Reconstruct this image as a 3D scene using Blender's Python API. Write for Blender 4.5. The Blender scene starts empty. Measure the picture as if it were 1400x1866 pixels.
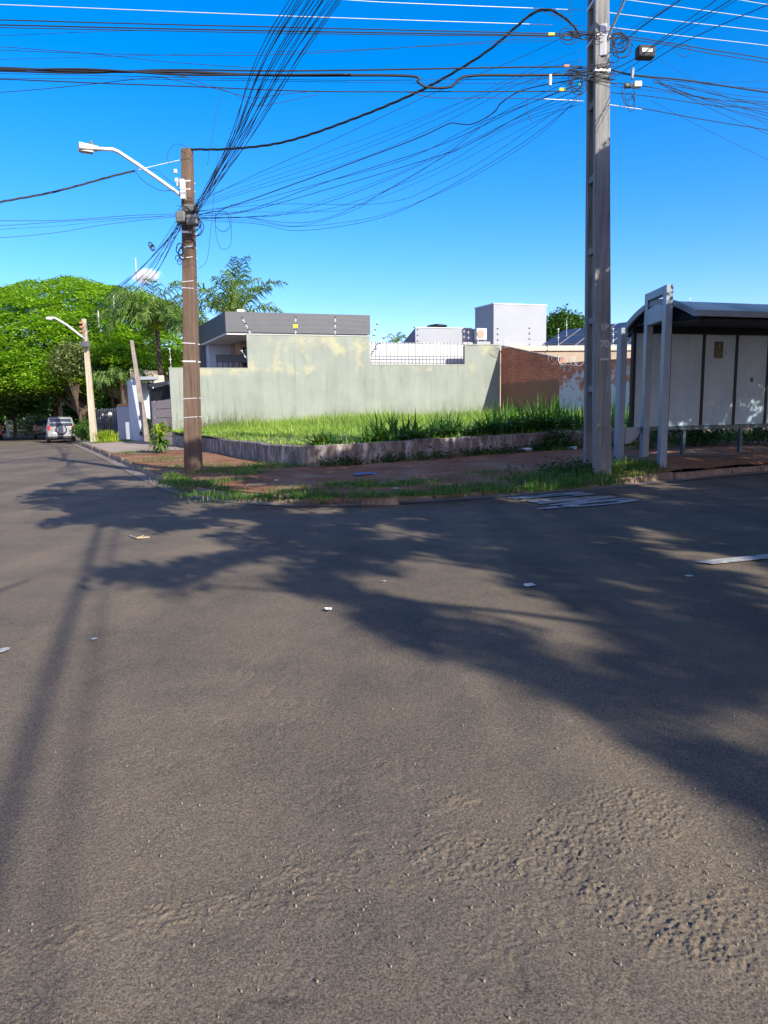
import bpy, math, random
import numpy as np
from mathutils import Vector, Matrix
random.seed(7); rng = np.random.default_rng(7)
scene = bpy.context.scene
COL = scene.collection
# ------------------------------------------------------------------ camera
F = 1280.0; EYE = 1.55
PITCH = math.atan(183.0/F); ROLL = math.radians(-1.0)
cd = bpy.data.cameras.new('camera'); cam = bpy.data.objects.new('camera', cd); COL.objects.link(cam)
cd.sensor_fit = 'HORIZONTAL'; cd.sensor_width = 36; cd.lens = 36*F/1400; cd.clip_end = 3000; cd.clip_start = .05
CM = Matrix.Translation((0, 0, EYE)) @ Matrix.Rotation(math.pi/2-PITCH, 4, 'X') @ Matrix.Rotation(ROLL, 4, 'Z')
cam.matrix_world = CM; scene.camera = cam
# ------------------------------------------------------------------ light
SUN_AZ = (0.63, -0.77); SUN_EL = math.radians(28)
SUNV = Vector((SUN_AZ[0]*math.cos(SUN_EL), SUN_AZ[1]*math.cos(SUN_EL), math.sin(SUN_EL))).normalized()
w = bpy.data.worlds.new('World'); scene.world = w; w.use_nodes = True
nt = w.node_tree; nt.nodes.clear()
sk = nt.nodes.new('ShaderNodeTexSky'); sk.sky_type = 'NISHITA'; sk.sun_disc = False
sk.sun_elevation = SUN_EL; sk.sun_rotation = math.atan2(SUN_AZ[0], SUN_AZ[1])
sk.ozone_density = 3.5; sk.air_density = 1.0; sk.dust_density = 0.3; sk.altitude = 600
hs = nt.nodes.new('ShaderNodeHueSaturation'); hs.inputs['Saturation'].default_value = 1.48
# the clear blue deepens away from the sun and pales toward it
tcw = nt.nodes.new('ShaderNodeTexCoord'); dt = nt.nodes.new('ShaderNodeVectorMath'); dt.operation = 'DOT_PRODUCT'; dt.inputs[1].default_value = tuple(SUNV)
mr = nt.nodes.new('ShaderNodeMapRange'); mr.interpolation_type = 'SMOOTHSTEP'; mr.inputs['From Min'].default_value = -.15; mr.inputs['From Max'].default_value = .45; mr.inputs['To Min'].default_value = 1.5; mr.inputs['To Max'].default_value = .95
nt.links.new(tcw.outputs['Generated'], dt.inputs[0]); nt.links.new(dt.outputs['Value'], mr.inputs['Value']); nt.links.new(mr.outputs[0], hs.inputs['Saturation'])
bg = nt.nodes.new('ShaderNodeBackground'); bg.inputs['Strength'].default_value = 0.15
wo = nt.nodes.new('ShaderNodeOutputWorld')
gm = nt.nodes.new('ShaderNodeGamma'); gm.inputs['Gamma'].default_value = .88
tn_ = nt.nodes.new('ShaderNodeMix'); tn_.data_type = 'RGBA'; tn_.blend_type = 'MULTIPLY'; tn_.inputs[0].default_value = 1; tn_.inputs[7].default_value = (1.2, .93, 1.1, 1)
nt.links.new(sk.outputs[0], gm.inputs['Color']); nt.links.new(gm.outputs[0], hs.inputs['Color']); nt.links.new(hs.outputs[0], tn_.inputs[6]); nt.links.new(tn_.outputs[2], bg.inputs[0]); nt.links.new(bg.outputs[0], wo.inputs[0])
ld = bpy.data.lights.new('sun', 'SUN'); ld.energy = 3.85; ld.angle = math.radians(.5); ld.color = (1, .93, .82)
lo = bpy.data.objects.new('sun', ld); COL.objects.link(lo); lo.rotation_euler = SUNV.to_track_quat('Z', 'Y').to_euler()
scene.view_settings.view_transform = 'Standard'; scene.view_settings.look = 'None'
scene.view_settings.exposure = 0.97; scene.view_settings.gamma = 1
scene.cycles.volume_bounces = 4
scene.render.resolution_x = 768; scene.render.resolution_y = 1024
# ------------------------------------------------------------------ pixel calibration helpers
R3 = CM.to_3x3()
def ray(px, py): return R3 @ Vector(((px-700)/F, (933-py)/F, -1))
def atY(px, py, Y):
    d = ray(px, py); t = Y/d.y
    return Vector((d.x*t, Y, EYE+d.z*t))
def gp(px, py, z=0.0):
    d = ray(px, py); t = (z-EYE)/d.z
    return Vector((d.x*t, d.y*t, z))
def zat(px, py, Y): return atY(px, py, Y).z
U = np.array([.899, .438]); V = np.array([-.438, .899])
# ------------------------------------------------------------------ noise
def vn(x, y, s=0):
    xi = np.floor(x).astype(np.int64); yi = np.floor(y).astype(np.int64); fx = x-xi; fy = y-yi
    fx = fx*fx*(3-2*fx); fy = fy*fy*(3-2*fy)
    def h(a, b):
        n = (a*374761393+b*668265263+s*1442695041) & 0xffffffff
        n = ((n ^ (n >> 13))*1274126177) & 0xffffffff
        return ((n ^ (n >> 16)) & 0xffff)/65535.0
    return (h(xi, yi)*(1-fx)+h(xi+1, yi)*fx)*(1-fy)+(h(xi, yi+1)*(1-fx)+h(xi+1, yi+1)*fx)*fy
def fbm(x, y, o=4, s=0):
    a = 0; k = .5; t = 0
    for i in range(o): a = a+k*vn(x*2**i, y*2**i, s+i*17); t += k; k *= .5
    return a/t
# ------------------------------------------------------------------ materials
def nodes(name):
    m = bpy.data.materials.new(name); m.use_nodes = True; n = m.node_tree
    b = n.nodes['Principled BSDF']; return m, n, b
def c4(c): return (c[0], c[1], c[2], 1)
def tex_noise(n, vec, scale, detail=4, rough=.6, dist=0):
    t = n.nodes.new('ShaderNodeTexNoise'); t.inputs['Scale'].default_value = scale; t.inputs['Detail'].default_value = detail
    t.inputs['Roughness'].default_value = rough; t.inputs['Distortion'].default_value = dist
    n.links.new(vec, t.inputs['Vector']); return t
def ramp(n, fac, stops):
    r = n.nodes.new('ShaderNodeValToRGB'); e = r.color_ramp.elements
    while len(e) < len(stops): e.new(.5)
    for i, (p, c) in enumerate(stops): e[i].position = p; e[i].color = c4(c) if len(c) == 3 else c
    n.links.new(fac, r.inputs[0]); return r
def mixc(n, fac, a, b, mode='MIX'):
    x = n.nodes.new('ShaderNodeMix'); x.data_type = 'RGBA'; x.blend_type = mode
    for s, v in ((0, fac), (6, a), (7, b)):
        if isinstance(v, (int, float)): x.inputs[s].default_value = v
        elif isinstance(v, tuple): x.inputs[s].default_value = c4(v)
        else: n.links.new(v, x.inputs[s])
    return x.outputs[2]
def mapping(n, vec, scale=(1, 1, 1), loc=(0, 0, 0), rot=(0, 0, 0)):
    m = n.nodes.new('ShaderNodeMapping'); m.inputs['Scale'].default_value = scale; m.inputs['Location'].default_value = loc
    m.inputs['Rotation'].default_value = rot; n.links.new(vec, m.inputs['Vector']); return m.outputs[0]
def bump(n, b, h, strength=.4, dist=.02, prev=None):
    u = n.nodes.new('ShaderNodeBump'); u.inputs['Strength'].default_value = strength; u.inputs['Distance'].default_value = dist
    n.links.new(h, u.inputs['Height'])
    if prev: n.links.new(prev, u.inputs['Normal'])
    n.links.new(u.outputs[0], b.inputs['Normal']); return u.outputs[0]
def pos(n): return n.nodes.new('ShaderNodeNewGeometry').outputs['Position']
def obc(n): return n.nodes.new('ShaderNodeTexCoord').outputs['Object']
def math_(n, op, a, b=0.0, c=None):
    x = n.nodes.new('ShaderNodeMath'); x.operation = op
    for i, v in enumerate((a, b, c)):
        if v is None: continue
        if isinstance(v, (int, float)): x.inputs[i].default_value = v
        else: n.links.new(v, x.inputs[i])
    return x.outputs[0]
def mat(name, c1, c2=None, scale=3.0, rough=.7, bs=.25, bsc=40., metal=0., bd=.01, spec=.5):
    m, n, b = nodes(name); p = obc(n)
    if c2 is None: c2 = tuple(v*.8 for v in c1)
    t = tex_noise(n, p, scale, 6, .65); r = ramp(n, t.outputs[0], [(.3, c1), (.7, c2)])
    n.links.new(r.outputs[0], b.inputs['Base Color']); b.inputs['Roughness'].default_value = rough
    b.inputs['Metallic'].default_value = metal; b.inputs['Specular IOR Level'].default_value = spec
    if bs: t2 = tex_noise(n, p, bsc, 4, .6); bump(n, b, t2.outputs[0], bs, bd)
    return m
def leafmat(name, ca, cb, trans=.35, cc=None, rough=.5):
    m = bpy.data.materials.new(name); m.use_nodes = True; n = m.node_tree; b = n.nodes['Principled BSDF']; out = n.nodes['Material Output']
    g = n.nodes.new('ShaderNodeNewGeometry')
    st = [(0., ca), (.8, cb)]
    if cc: st.append((.95, cc))
    r = ramp(n, g.outputs['Random Per Island'], st)
    t = tex_noise(n, g.outputs['Position'], .5, 2, .5); rr = ramp(n, t.outputs[0], [(.3, (.75, .8, .75)), (.7, (1.2, 1.15, 1))])
    c = mixc(n, 1.0, r.outputs[0], rr.outputs[0], 'MULTIPLY')
    n.links.new(c, b.inputs['Base Color']); b.inputs['Roughness'].default_value = rough; b.inputs['Specular IOR Level'].default_value = .3
    tr = n.nodes.new('ShaderNodeBsdfTranslucent'); c2 = mixc(n, 1.0, c, (1.2, 1.25, .5), 'MULTIPLY'); n.links.new(c2, tr.inputs[0])
    mx = n.nodes.new('ShaderNodeMixShader'); mx.inputs[0].default_value = trans
    n.links.new(b.outputs[0], mx.inputs[1]); n.links.new(tr.outputs[0], mx.inputs[2]); n.links.new(mx.outputs[0], out.inputs[0])
    return m
# road
def road_mat():
    m, n, b = nodes('asphalt'); p = pos(n)
    t1 = tex_noise(n, p, .35, 5, .6); r1 = ramp(n, t1.outputs[0], [(.3, (.140, .118, .091)), (.7, (.192, .160, .122))])
    t2 = tex_noise(n, p, 130, 3, .85); r2 = ramp(n, t2.outputs[0], [(.37, (.45, .45, .47)), (.5, (1, 1, 1)), (.63, (1.6, 1.55, 1.48))])
    c = mixc(n, 1.0, r1.outputs[0], r2.outputs[0], 'MULTIPLY')
    # streaks along the left street (tyre-worn and dusty bands)
    mp = mapping(n, p, (1.1, .06, 1), rot=(0, 0, math.radians(-26)))
    t3 = tex_noise(n, mp, 1.2, 3, .5); r3 = ramp(n, t3.outputs[0], [(.35, (.84, .85, .88)), (.65, (1.1, 1.08, 1.04))])
    c = mixc(n, 1.0, c, r3.outputs[0], 'MULTIPLY')
    tb_ = tex_noise(n, p, 1.1, 6, .7); rb_ = ramp(n, tb_.outputs[0], [(.36, (.80, .83, .86)), (.5, (1, 1, 1)), (.66, (1.14, 1.1, 1.04))]); c = mixc(n, 1.0, c, rb_.outputs[0], 'MULTIPLY')
    # dark pits
    v = n.nodes.new('ShaderNodeTexVoronoi'); v.inputs['Scale'].default_value = 9; v.inputs['Randomness'].default_value = 1; n.links.new(p, v.inputs['Vector'])
    rv = ramp(n, v.outputs['Distance'], [(.05, (1, 1, 1)), (.12, (0, 0, 0))])
    tg = tex_noise(n, p, 1.5, 2, .5); rg = ramp(n, tg.outputs[0], [(.5, (0, 0, 0)), (.62, (.7, .7, .7))])
    f = math_(n, 'MULTIPLY', rv.outputs[0], rg.outputs[0]); c = mixc(n, f, c, (.05, .045, .045))
    # pale loose dirt where crumbly attribute is high
    a = n.nodes.new('ShaderNodeAttribute'); a.attribute_name = 'dirt'; td = tex_noise(n, p, 25, 4, .7)
    fd = math_(n, 'MULTIPLY', a.outputs['Fac'], td.outputs[0]); fd = math_(n, 'MULTIPLY', fd, 1.5)
    c = mixc(n, fd, c, (.20, .165, .125))
    n.links.new(c, b.inputs['Base Color']); b.inputs['Roughness'].default_value = .9; b.inputs['Specular IOR Level'].default_value = .08
    tb = tex_noise(n, p, 90, 5, .75); nb = bump(n, b, tb.outputs[0], .5, .008)
    tb2 = tex_noise(n, p, 260, 2, .6); bump(n, b, tb2.outputs[0], .45, .003, nb)
    return m
def soil_mat():
    m, n, b = nodes('red_soil'); p = pos(n)
    t = tex_noise(n, p, .9, 6, .65); r = ramp(n, t.outputs[0], [(.3, (.26, .125, .07)), (.52, (.38, .20, .12)), (.68, (.42, .30, .20))])
    t2 = tex_noise(n, p, 14, 5, .7); r2 = ramp(n, t2.outputs[0], [(.3, (.6, .6, .6)), (.7, (1.25, 1.2, 1.15))])
    c = mixc(n, 1., r.outputs[0], r2.outputs[0], 'MULTIPLY'); n.links.new(c, b.inputs['Base Color']); b.inputs['Roughness'].default_value = .95; b.inputs['Specular IOR Level'].default_value = .05
    t3 = tex_noise(n, p, 7, 9, .75); bump(n, b, t3.outputs[0], .9, .10); return m
def graywall_mat():
    m, n, b = nodes('grey_green_render'); p = obc(n)
    t = tex_noise(n, p, .7, 6, .6); base = ramp(n, t.outputs[0], [(.3, (.235, .26, .222)), (.7, (.29, .32, .272))])
    # vertical run marks
    mp = mapping(n, p, (1.6, 1, .3)); ts = tex_noise(n, mp, 1.2, 5, .7); rs = ramp(n, ts.outputs[0], [(.33, (.86, .88, .88)), (.55, (1.02, 1.02, 1.02)), (.75, (1.07, 1.07, 1.04))])
    c = mixc(n, 1., base.outputs[0], rs.outputs[0], 'MULTIPLY')
    md = mapping(n, p, (8, 1, .22)); td_ = tex_noise(n, md, 1.0, 4, .6); rd = ramp(n, td_.outputs[0], [(.60, (1, 1, 1)), (.72, (.72, .74, .72))]); c = mixc(n, 1., c, rd.outputs[0], 'MULTIPLY')
    vc = n.nodes.new('ShaderNodeTexVoronoi'); vc.feature = 'DISTANCE_TO_EDGE'; vc.inputs['Scale'].default_value = .55; tw_ = tex_noise(n, p, 3, 5, .7); n.links.new(mixc(n, .12, p, tw_.outputs['Color']), vc.inputs['Vector'])
    rc = ramp(n, vc.outputs['Distance'], [(.0, (.93, .93, .92)), (.004, (1, 1, 1))]); c = mixc(n, 1., c, rc.outputs[0], 'MULTIPLY')
    # peeling yellowish patches high on the wall
    tp = tex_noise(n, p, .75, 8, .66); sx = n.nodes.new('ShaderNodeSeparateXYZ'); n.links.new(p, sx.inputs[0])
    zr = ramp(n, math_(n, 'MULTIPLY', sx.outputs[2], .2), [(.45, (0, 0, 0)), (.72, (.16, .16, .16))])
    f = math_(n, 'ADD', tp.outputs[0], zr.outputs[0]); rp = ramp(n, f, [(.69, (0, 0, 0)), (.80, (.85, .85, .85))])
    c = mixc(n, rp.outputs[0], c, (.42, .40, .25))
    n.links.new(c, b.inputs['Base Color']); b.inputs['Roughness'].default_value = .9
    t4 = tex_noise(n, p, 12, 6, .7); bump(n, b, t4.outputs[0], .3, .02); return m
def lowwall_mat():
    m, n, b = nodes('weathered_whitewash'); p = pos(n)
    mp = mapping(n, p, (3, 3, 1.0)); t = tex_noise(n, mp, 1.7, 8, .8); r = ramp(n, t.outputs[0], [(.36, (.05, .042, .038)), (.49, (.20, .16, .14)), (.61, (.50, .48, .44))])
    t2 = tex_noise(n, p, 2.2, 5, .7); r2 = ramp(n, t2.outputs[0], [(.4, (0, 0, 0)), (.6, (.65, .65, .65))])
    c = mixc(n, r2.outputs[0], r.outputs[0], (.18, .13, .10)); n.links.new(c, b.inputs['Base Color']); b.inputs['Roughness'].default_value = .95
    t3 = tex_noise(n, p, 20, 6, .7); bump(n, b, t3.outputs[0], .6, .04); return m
def brick_mat(name, paint=0.0, lowdark=True):
    m, n, b = nodes(name); p = obc(n)
    sx = n.nodes.new('ShaderNodeSeparateXYZ'); n.links.new(p, sx.inputs[0]); cx = n.nodes.new('ShaderNodeCombineXYZ')
    n.links.new(sx.outputs[0], cx.inputs[0]); n.links.new(sx.outputs[2], cx.inputs[1])
    bt = n.nodes.new('ShaderNodeTexBrick'); n.links.new(cx.outputs[0], bt.inputs['Vector'])
    bt.inputs['Color1'].default_value = (.85, .25, .11, 1); bt.inputs['Color2'].default_value = (.66, .18, .085, 1); bt.inputs['Mortar'].default_value = (.26, .17, .13, 1)
    bt.inputs['Scale'].default_value = 1; bt.inputs['Brick Width'].default_value = .22; bt.inputs['Row Height'].default_value = .085; bt.inputs['Mortar Size'].default_value = .012
    t = tex_noise(n, p, 1.2, 5, .7); r = ramp(n, t.outputs[0], [(.3, (.6, .6, .6)), (.7, (1.15, 1.15, 1.15))])
    c = mixc(n, 1., bt.outputs[0], r.outputs[0], 'MULTIPLY')
    if lowdark:   # unrendered lower band of brown mortar wash
        t5 = tex_noise(n, p, 3, 4, .7); f = math_(n, 'ADD', sx.outputs[2], math_(n, 'MULTIPLY', t5.outputs[0], .25))
        rr = ramp(n, math_(n, 'MULTIPLY', f, .25), [(.74, (.85, .85, .85)), (.77, (0, 0, 0))]); c = mixc(n, rr.outputs[0], c, (.24, .13, .075))
    if paint:
        t6 = tex_noise(n, p, 2.4, 7, .75); z6 = math_(n, 'MULTIPLY', sx.outputs[2], -.10); f6 = math_(n, 'ADD', t6.outputs[0], z6)
        rp = ramp(n, f6, [(.19, (0, 0, 0)), (.24, (1, 1, 1))]); c = mixc(n, rp.outputs[0], c, (.52, .53, .55))
    n.links.new(c, b.inputs['Base Color']); b.inputs['Roughness'].default_value = .92
    bump(n, b, bt.outputs['Fac'], .5, -.015); return m
def conc_mat(name, a, bcol, streak=True):
    m, n, b = nodes(name); p = obc(n)
    t = tex_noise(n, p, 1.3, 7, .7); r = ramp(n, t.outputs[0], [(.3, a), (.7, bcol)])
    mp = mapping(n, p, (9, 9, .5)); t2 = tex_noise(n, mp, 1.5, 5, .7); r2 = ramp(n, t2.outputs[0], [(.35, (.6, .6, .6)), (.6, (1.08, 1.08, 1.08))])
    c = mixc(n, 1., r.outputs[0], r2.outputs[0], 'MULTIPLY'); n.links.new(c, b.inputs['Base Color']); b.inputs['Roughness'].default_value = .9
    t3 = tex_noise(n, p, 45, 6, .7); bump(n, b, t3.outputs[0], .45, .01); return m
M = {}
M['road'] = road_mat(); M['soil'] = soil_mat(); M['gwall'] = graywall_mat(); M['low'] = lowwall_mat()
M['brick'] = brick_mat('brickwork'); M['pbrick'] = brick_mat('whitewashed_brickwork', paint=1, lowdark=False)
M['conc'] = conc_mat('pole_concrete', (.19, .195, .185), (.30, .30, .275)); M['wood'] = conc_mat('weathered_pole', (.105, .068, .045), (.175, .118, .08))
M['paleconc'] = conc_mat('pale_pole_concrete', (.50, .42, .30), (.62, .53, .39))
M['kerb'] = conc_mat('kerb_stone', (.20, .12, .08), (.36, .27, .2)); M['kerbp'] = mat('pale_kerb', (.50, .43, .35), (.36, .3, .25), 3)
M['steel'] = mat('grey_blue_steel', (.27, .33, .38), (.21, .265, .31), 4, .45, .1, 20, .0)
M['dteal'] = mat('dark_teal_paint', (.012, .04, .05), (.03, .07, .08), 5, .4, .1)
M['roofteal'] = mat('worn_teal_roof', (.16, .29, .28), (.50, .66, .60), .7, .7, .1, 9, .1)
M['dark'] = mat('dark_frame', (.008, .01, .014), (.014, .017, .02), 4, .5, .1, spec=.25)
M['black'] = mat('black_cable', (.012, .012, .015), (.02, .02, .024), 4, .55, 0)
M['alu'] = mat('bare_aluminium_wire', (.75, .75, .75), (.65, .65, .65), 4, .45, 0, metal=.3)
M['white'] = mat('white_paint', (.62, .62, .62), (.55, .55, .55), 2, .6, .1)
M['paint'] = mat('worn_road_paint', (.60, .60, .58), (.22, .21, .20), 14, .8, .3, 80)
M['hwhite'] = mat('white_render', (.355, .375, .40), (.31, .33, .355), .6, .8, .15)
M['cream'] = mat('cream_render', (.60, .54, .42), (.48, .42, .32), 1, .85, .2)
M['beige'] = mat('beige_render', (.42, .34, .25), (.32, .25, .18), 1, .9, .2)
M['slate'] = mat('slate_grey_fascia', (.10, .108, .112), (.085, .092, .098), 1, .6, .08)
M['tan'] = mat('tan_tiles', (.42, .30, .22), (.30, .2, .15), 3, .7, .2)
M['bluewhite'] = mat('shade_tinted_white', (.50, .56, .62), (.42, .48, .55), 1, .85, .2)  # white render with the bluish tone of shade put into its colour
M['glass'] = mat('dark_glass', (.03, .04, .05), (.05, .06, .07), 1, .08, 0, spec=.8)
M['solar'] = mat('solar_cells', (.02, .025, .045), (.03, .035, .06), 1, .45, 0, spec=.25)
M['gate'] = mat('brown_gate_boards', (.72, .50, .36), (.78, .54, .40), 2, .6, .2)
M['dgate'] = mat('dark_gate_metal', (.05, .06, .075), (.08, .09, .10), 2, .5, .2)
M['bark'] = mat('bark', (.11, .075, .05), (.06, .045, .035), 2, .95, .8, 12, 0, .05)
M['silver'] = mat('silver_car_paint', (.30, .31, .32), (.28, .29, .30), 1, .3, 0, .3)
M['carblack'] = mat('black_plastic', (.02, .02, .02), (.03, .03, .03), 1, .5, 0)
M['red'] = mat('red_lamp', (.55, .03, .02), (.5, .03, .02), 1, .25, 0)
M['carred'] = mat('red_car_paint', (.45, .03, .03), (.4, .03, .03), 1, .25, 0)
M['cardark'] = mat('dark_car_paint', (.02, .022, .03), (.02, .022, .03), 1, .2, 0)
M['yellow'] = mat('yellow_sign', (.75, .65, .05), (.7, .6, .05), 1, .6, 0)
M['orange'] = mat('clay_cap', (.55, .25, .12), (.45, .2, .1), 3, .8, .2)
M['boxgrey'] = mat('grey_box', (.16, .17, .15), (.10, .11, .10), 4, .6, .1)
M['acw'] = mat('off_white_casing', (.62, .60, .54), (.52, .50, .45), 3, .5, 0)
M['blue'] = mat('blue_tank', (.03, .22, .5), (.03, .18, .42), 2, .4, 0)
M['paving'] = mat('concrete_paving', (.42, .33, .25), (.30, .235, .18), .8, .95, .4, 15)
M['earth'] = mat('earth', (.12, .10, .06), (.08, .09, .04), .2, 1, .3, 2)
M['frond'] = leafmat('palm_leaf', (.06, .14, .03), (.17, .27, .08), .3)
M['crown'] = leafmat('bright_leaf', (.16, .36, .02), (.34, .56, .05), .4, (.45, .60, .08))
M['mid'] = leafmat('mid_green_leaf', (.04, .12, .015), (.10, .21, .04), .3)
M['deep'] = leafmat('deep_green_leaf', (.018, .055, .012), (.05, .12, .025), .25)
M['olive'] = leafmat('olive_leaf', (.10, .15, .05), (.22, .27, .11), .3)
M['grass'] = leafmat('lot_grass', (.18, .36, .04), (.38, .55, .10), .4, (.50, .50, .22))
M['turf'] = leafmat('verge_grass', (.045, .13, .02), (.12, .24, .035), .35, (.26, .24, .10))
M['lime'] = leafmat('lime_leaf', (.22, .38, .02), (.45, .52, .05), .4)
M['blade'] = leafmat('long_blade', (.03, .10, .015), (.09, .22, .03), .25)
def frost():
    m, n, b = nodes('frosted_panel'); p = obc(n)
    t = tex_noise(n, p, 1.1, 5, .6); r = ramp(n, t.outputs[0], [(.3, (.30, .43, .52)), (.7, (.42, .54, .60))])
    mp = mapping(n, p, (6, 6, .4)); t2 = tex_noise(n, mp, 1.5, 4, .7); r2 = ramp(n, t2.outputs[0], [(.3, (.93, .94, .96)), (.65, (1.02, 1.02, 1.02))])
    c = mixc(n, 1., r.outputs[0], r2.outputs[0], 'MULTIPLY')
    t3 = tex_noise(n, p, 5, 6, .75); r3 = ramp(n, t3.outputs[0], [(.62, (1, 1, 1)), (.72, (.55, .6, .62))]); c = mixc(n, 1., c, r3.outputs[0], 'MULTIPLY')
    n.links.new(c, b.inputs['Base Color']); b.inputs['Roughness'].default_value = .35; b.inputs['Specular IOR Level'].default_value = .25
    return m
M['frost'] = frost()
# ------------------------------------------------------------------ mesh builder
ORG = {}
def tag(o, label=None, cat=None, group=None, kind=None):
    if label: o['label'] = label
    if cat: o['category'] = cat
    if group: o['group'] = group
    if kind: o['kind'] = kind
    return o
def empty(name, loc, label, cat, group=None):
    o = bpy.data.objects.new(name, None); COL.objects.link(o); o.location = loc; o.empty_display_size = .3
    ORG[o] = Vector(loc); return tag(o, label, cat, group)
class MB:
    def __init__(s): s.v = []; s.f = []; s.m = []
    def face(s, pts, m=0):
        k = len(s.v); s.v += [tuple(p) for p in pts]; s.f.append(tuple(range(k, k+len(pts)))); s.m.append(m)
    def hexa(s, a, b, m=0):     # bottom ring a (4), top ring b (4)
        k = len(s.v); s.v += [tuple(p) for p in a]+[tuple(p) for p in b]
        for q in ((3, 2, 1, 0), (4, 5, 6, 7), (0, 1, 5, 4), (1, 2, 6, 5), (2, 3, 7, 6), (3, 0, 4, 7)):
            s.f.append(tuple(k+i for i in q)); s.m.append(m)
        return s
    def box(s, c, sz, rz=0, m=0):
        x, y, z = sz[0]/2, sz[1]/2, sz[2]/2; cs, sn = math.cos(rz), math.sin(rz)
        r = [(c[0]+a*cs-b*sn, c[1]+a*sn+b*cs) for a, b in ((-x, -y), (x, -y), (x, y), (-x, y))]
        return s.hexa([(p[0], p[1], c[2]-z) for p in r], [(p[0], p[1], c[2]+z) for p in r], m)
    def beam(s, p0, p1, w, h, m=0, up=(0, 0, 1)):
        p0 = Vector(p0); p1 = Vector(p1); d = (p1-p0).normalized(); u = Vector(up)
        if abs(d.dot(u)) > .95: u = Vector((0, 1, 0))
        sd = d.cross(u).normalized()*(w/2); uu = sd.cross(d).normalized()*(h/2)
        return s.hexa([p0-sd-uu, p0+sd-uu, p0+sd+uu, p0-sd+uu], [p1-sd-uu, p1+sd-uu, p1+sd+uu, p1-sd+uu], m)
    def prism(s, poly, z0, z1, m=0):
        n = len(poly); k = len(s.v); s.v += [(p[0], p[1], z0) for p in poly]+[(p[0], p[1], z1) for p in poly]
        s.f.append(tuple(range(k+n-1, k-1, -1))); s.f.append(tuple(range(k+n, k+2*n))); s.m += [m, m]
        for i in range(n): j = (i+1) % n; s.f.append((k+i, k+j, k+n+j, k+n+i)); s.m.append(m)
        return s
    def slab(s, poly3, off, m=0):   # extrude a 3D polygon by vector
        n = len(poly3); k = len(s.v); off = Vector(off)
        s.v += [tuple(p) for p in poly3]+[tuple(Vector(p)+off) for p in poly3]
        s.f.append(tuple(range(k+n-1, k-1, -1))); s.f.append(tuple(range(k+n, k+2*n))); s.m += [m, m]
        for i in range(n): j = (i+1) % n; s.f.append((k+i, k+j, k+n+j, k+n+i)); s.m.append(m)
        return s
    def tube(s, pts, r, n=6, m=0, cap=True):
        pts = [Vector(p) for p in pts]; N = len(pts); k = len(s.v)
        if not hasattr(r, '__len__'): r = [r]*N
        prev = None
        for i, p in enumerate(pts):
            d = (pts[min(i+1, N-1)]-pts[max(i-1, 0)])
            d = d.normalized() if d.length > 1e-9 else Vector((0, 0, 1))
            if prev is None:
                a = Vector((0, 0, 1)) if abs(d.z) < .9 else Vector((1, 0, 0)); x = d.cross(a).normalized()
            else:
                x = (prev-d*prev.dot(d)); x = x.normalized() if x.length > 1e-6 else d.orthogonal().normalized()
            prev = x; y = d.cross(x)
            for j in range(n):
                a = 2*math.pi*j/n; s.v.append(tuple(p+(x*math.cos(a)+y*math.sin(a))*r[i]))
        for i in range(N-1):
            for j in range(n):
                a = k+i*n+j; b = k+i*n+(j+1) % n; s.f.append((a, b, b+n, a+n)); s.m.append(m)
        if cap:
            s.f.append(tuple(range(k+n-1, k-1, -1))); s.f.append(tuple(range(k+(N-1)*n, k+N*n))); s.m += [m, m]
        return s
    def build(s, name, mats, parent=None, smooth=False, bevel=0, origin=None):
        if not isinstance(mats, (list, tuple)): mats = [mats]
        me = bpy.data.meshes.new(name)
        if parent is not None: o0 = ORG[parent]
        elif origin is not None: o0 = Vector(origin)
        else:
            a = np.array(s.v); o0 = Vector((float((a[:, 0].min()+a[:, 0].max())/2), float((a[:, 1].min()+a[:, 1].max())/2), float(a[:, 2].min())))
        me.from_pydata([(p[0]-o0.x, p[1]-o0.y, p[2]-o0.z) for p in s.v], [], s.f)
        for m in mats: me.materials.append(m)
        for p, i in zip(me.polygons, s.m): p.material_index = i
        if smooth: me.polygons.foreach_set('use_smooth', [True]*len(me.polygons))
        me.update()
        o = bpy.data.objects.new(name, me); COL.objects.link(o)
        if parent is not None: o.parent = parent
        else: o.location = o0
        ORG[o] = o0
        if bevel:
            b = o.modifiers.new('bevel', 'BEVEL'); b.width = bevel; b.segments = 2; b.limit_method = 'ANGLE'
        return o
def npmesh(name, v, f, m, parent=None, origin=None, smooth=False, attr=None):
    v = np.asarray(v, float); me = bpy.data.meshes.new(name)
    o0 = ORG[parent] if parent is not None else Vector(origin if origin is not None else (float(v[:, 0].mean()), float(v[:, 1].mean()), float(v[:, 2].min())))
    v = v-np.array(o0)[None]; f = np.asarray(f, np.int32); nf, k = f.shape
    me.vertices.add(len(v)); me.vertices.foreach_set('co', v.ravel().astype(np.float32))
    me.loops.add(nf*k); me.loops.foreach_set('vertex_index', f.ravel())
    me.polygons.add(nf); me.polygons.foreach_set('loop_start', np.arange(nf, dtype=np.int32)*k)
    try: me.polygons.foreach_set('loop_total', np.full(nf, k, np.int32))
    except Exception: pass
    me.update(calc_edges=True); me.validate()
    if smooth: me.polygons.foreach_set('use_smooth', np.ones(nf, bool))
    if attr is not None:
        a = me.attributes.new(attr[0], 'FLOAT', 'POINT'); a.data.foreach_set('value', attr[1].astype(np.float32))
    me.materials.append(m); o = bpy.data.objects.new(name, me); COL.objects.link(o)
    if parent is not None: o.parent = parent
    else: o.location = o0
    ORG[o] = o0; return o
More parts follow.
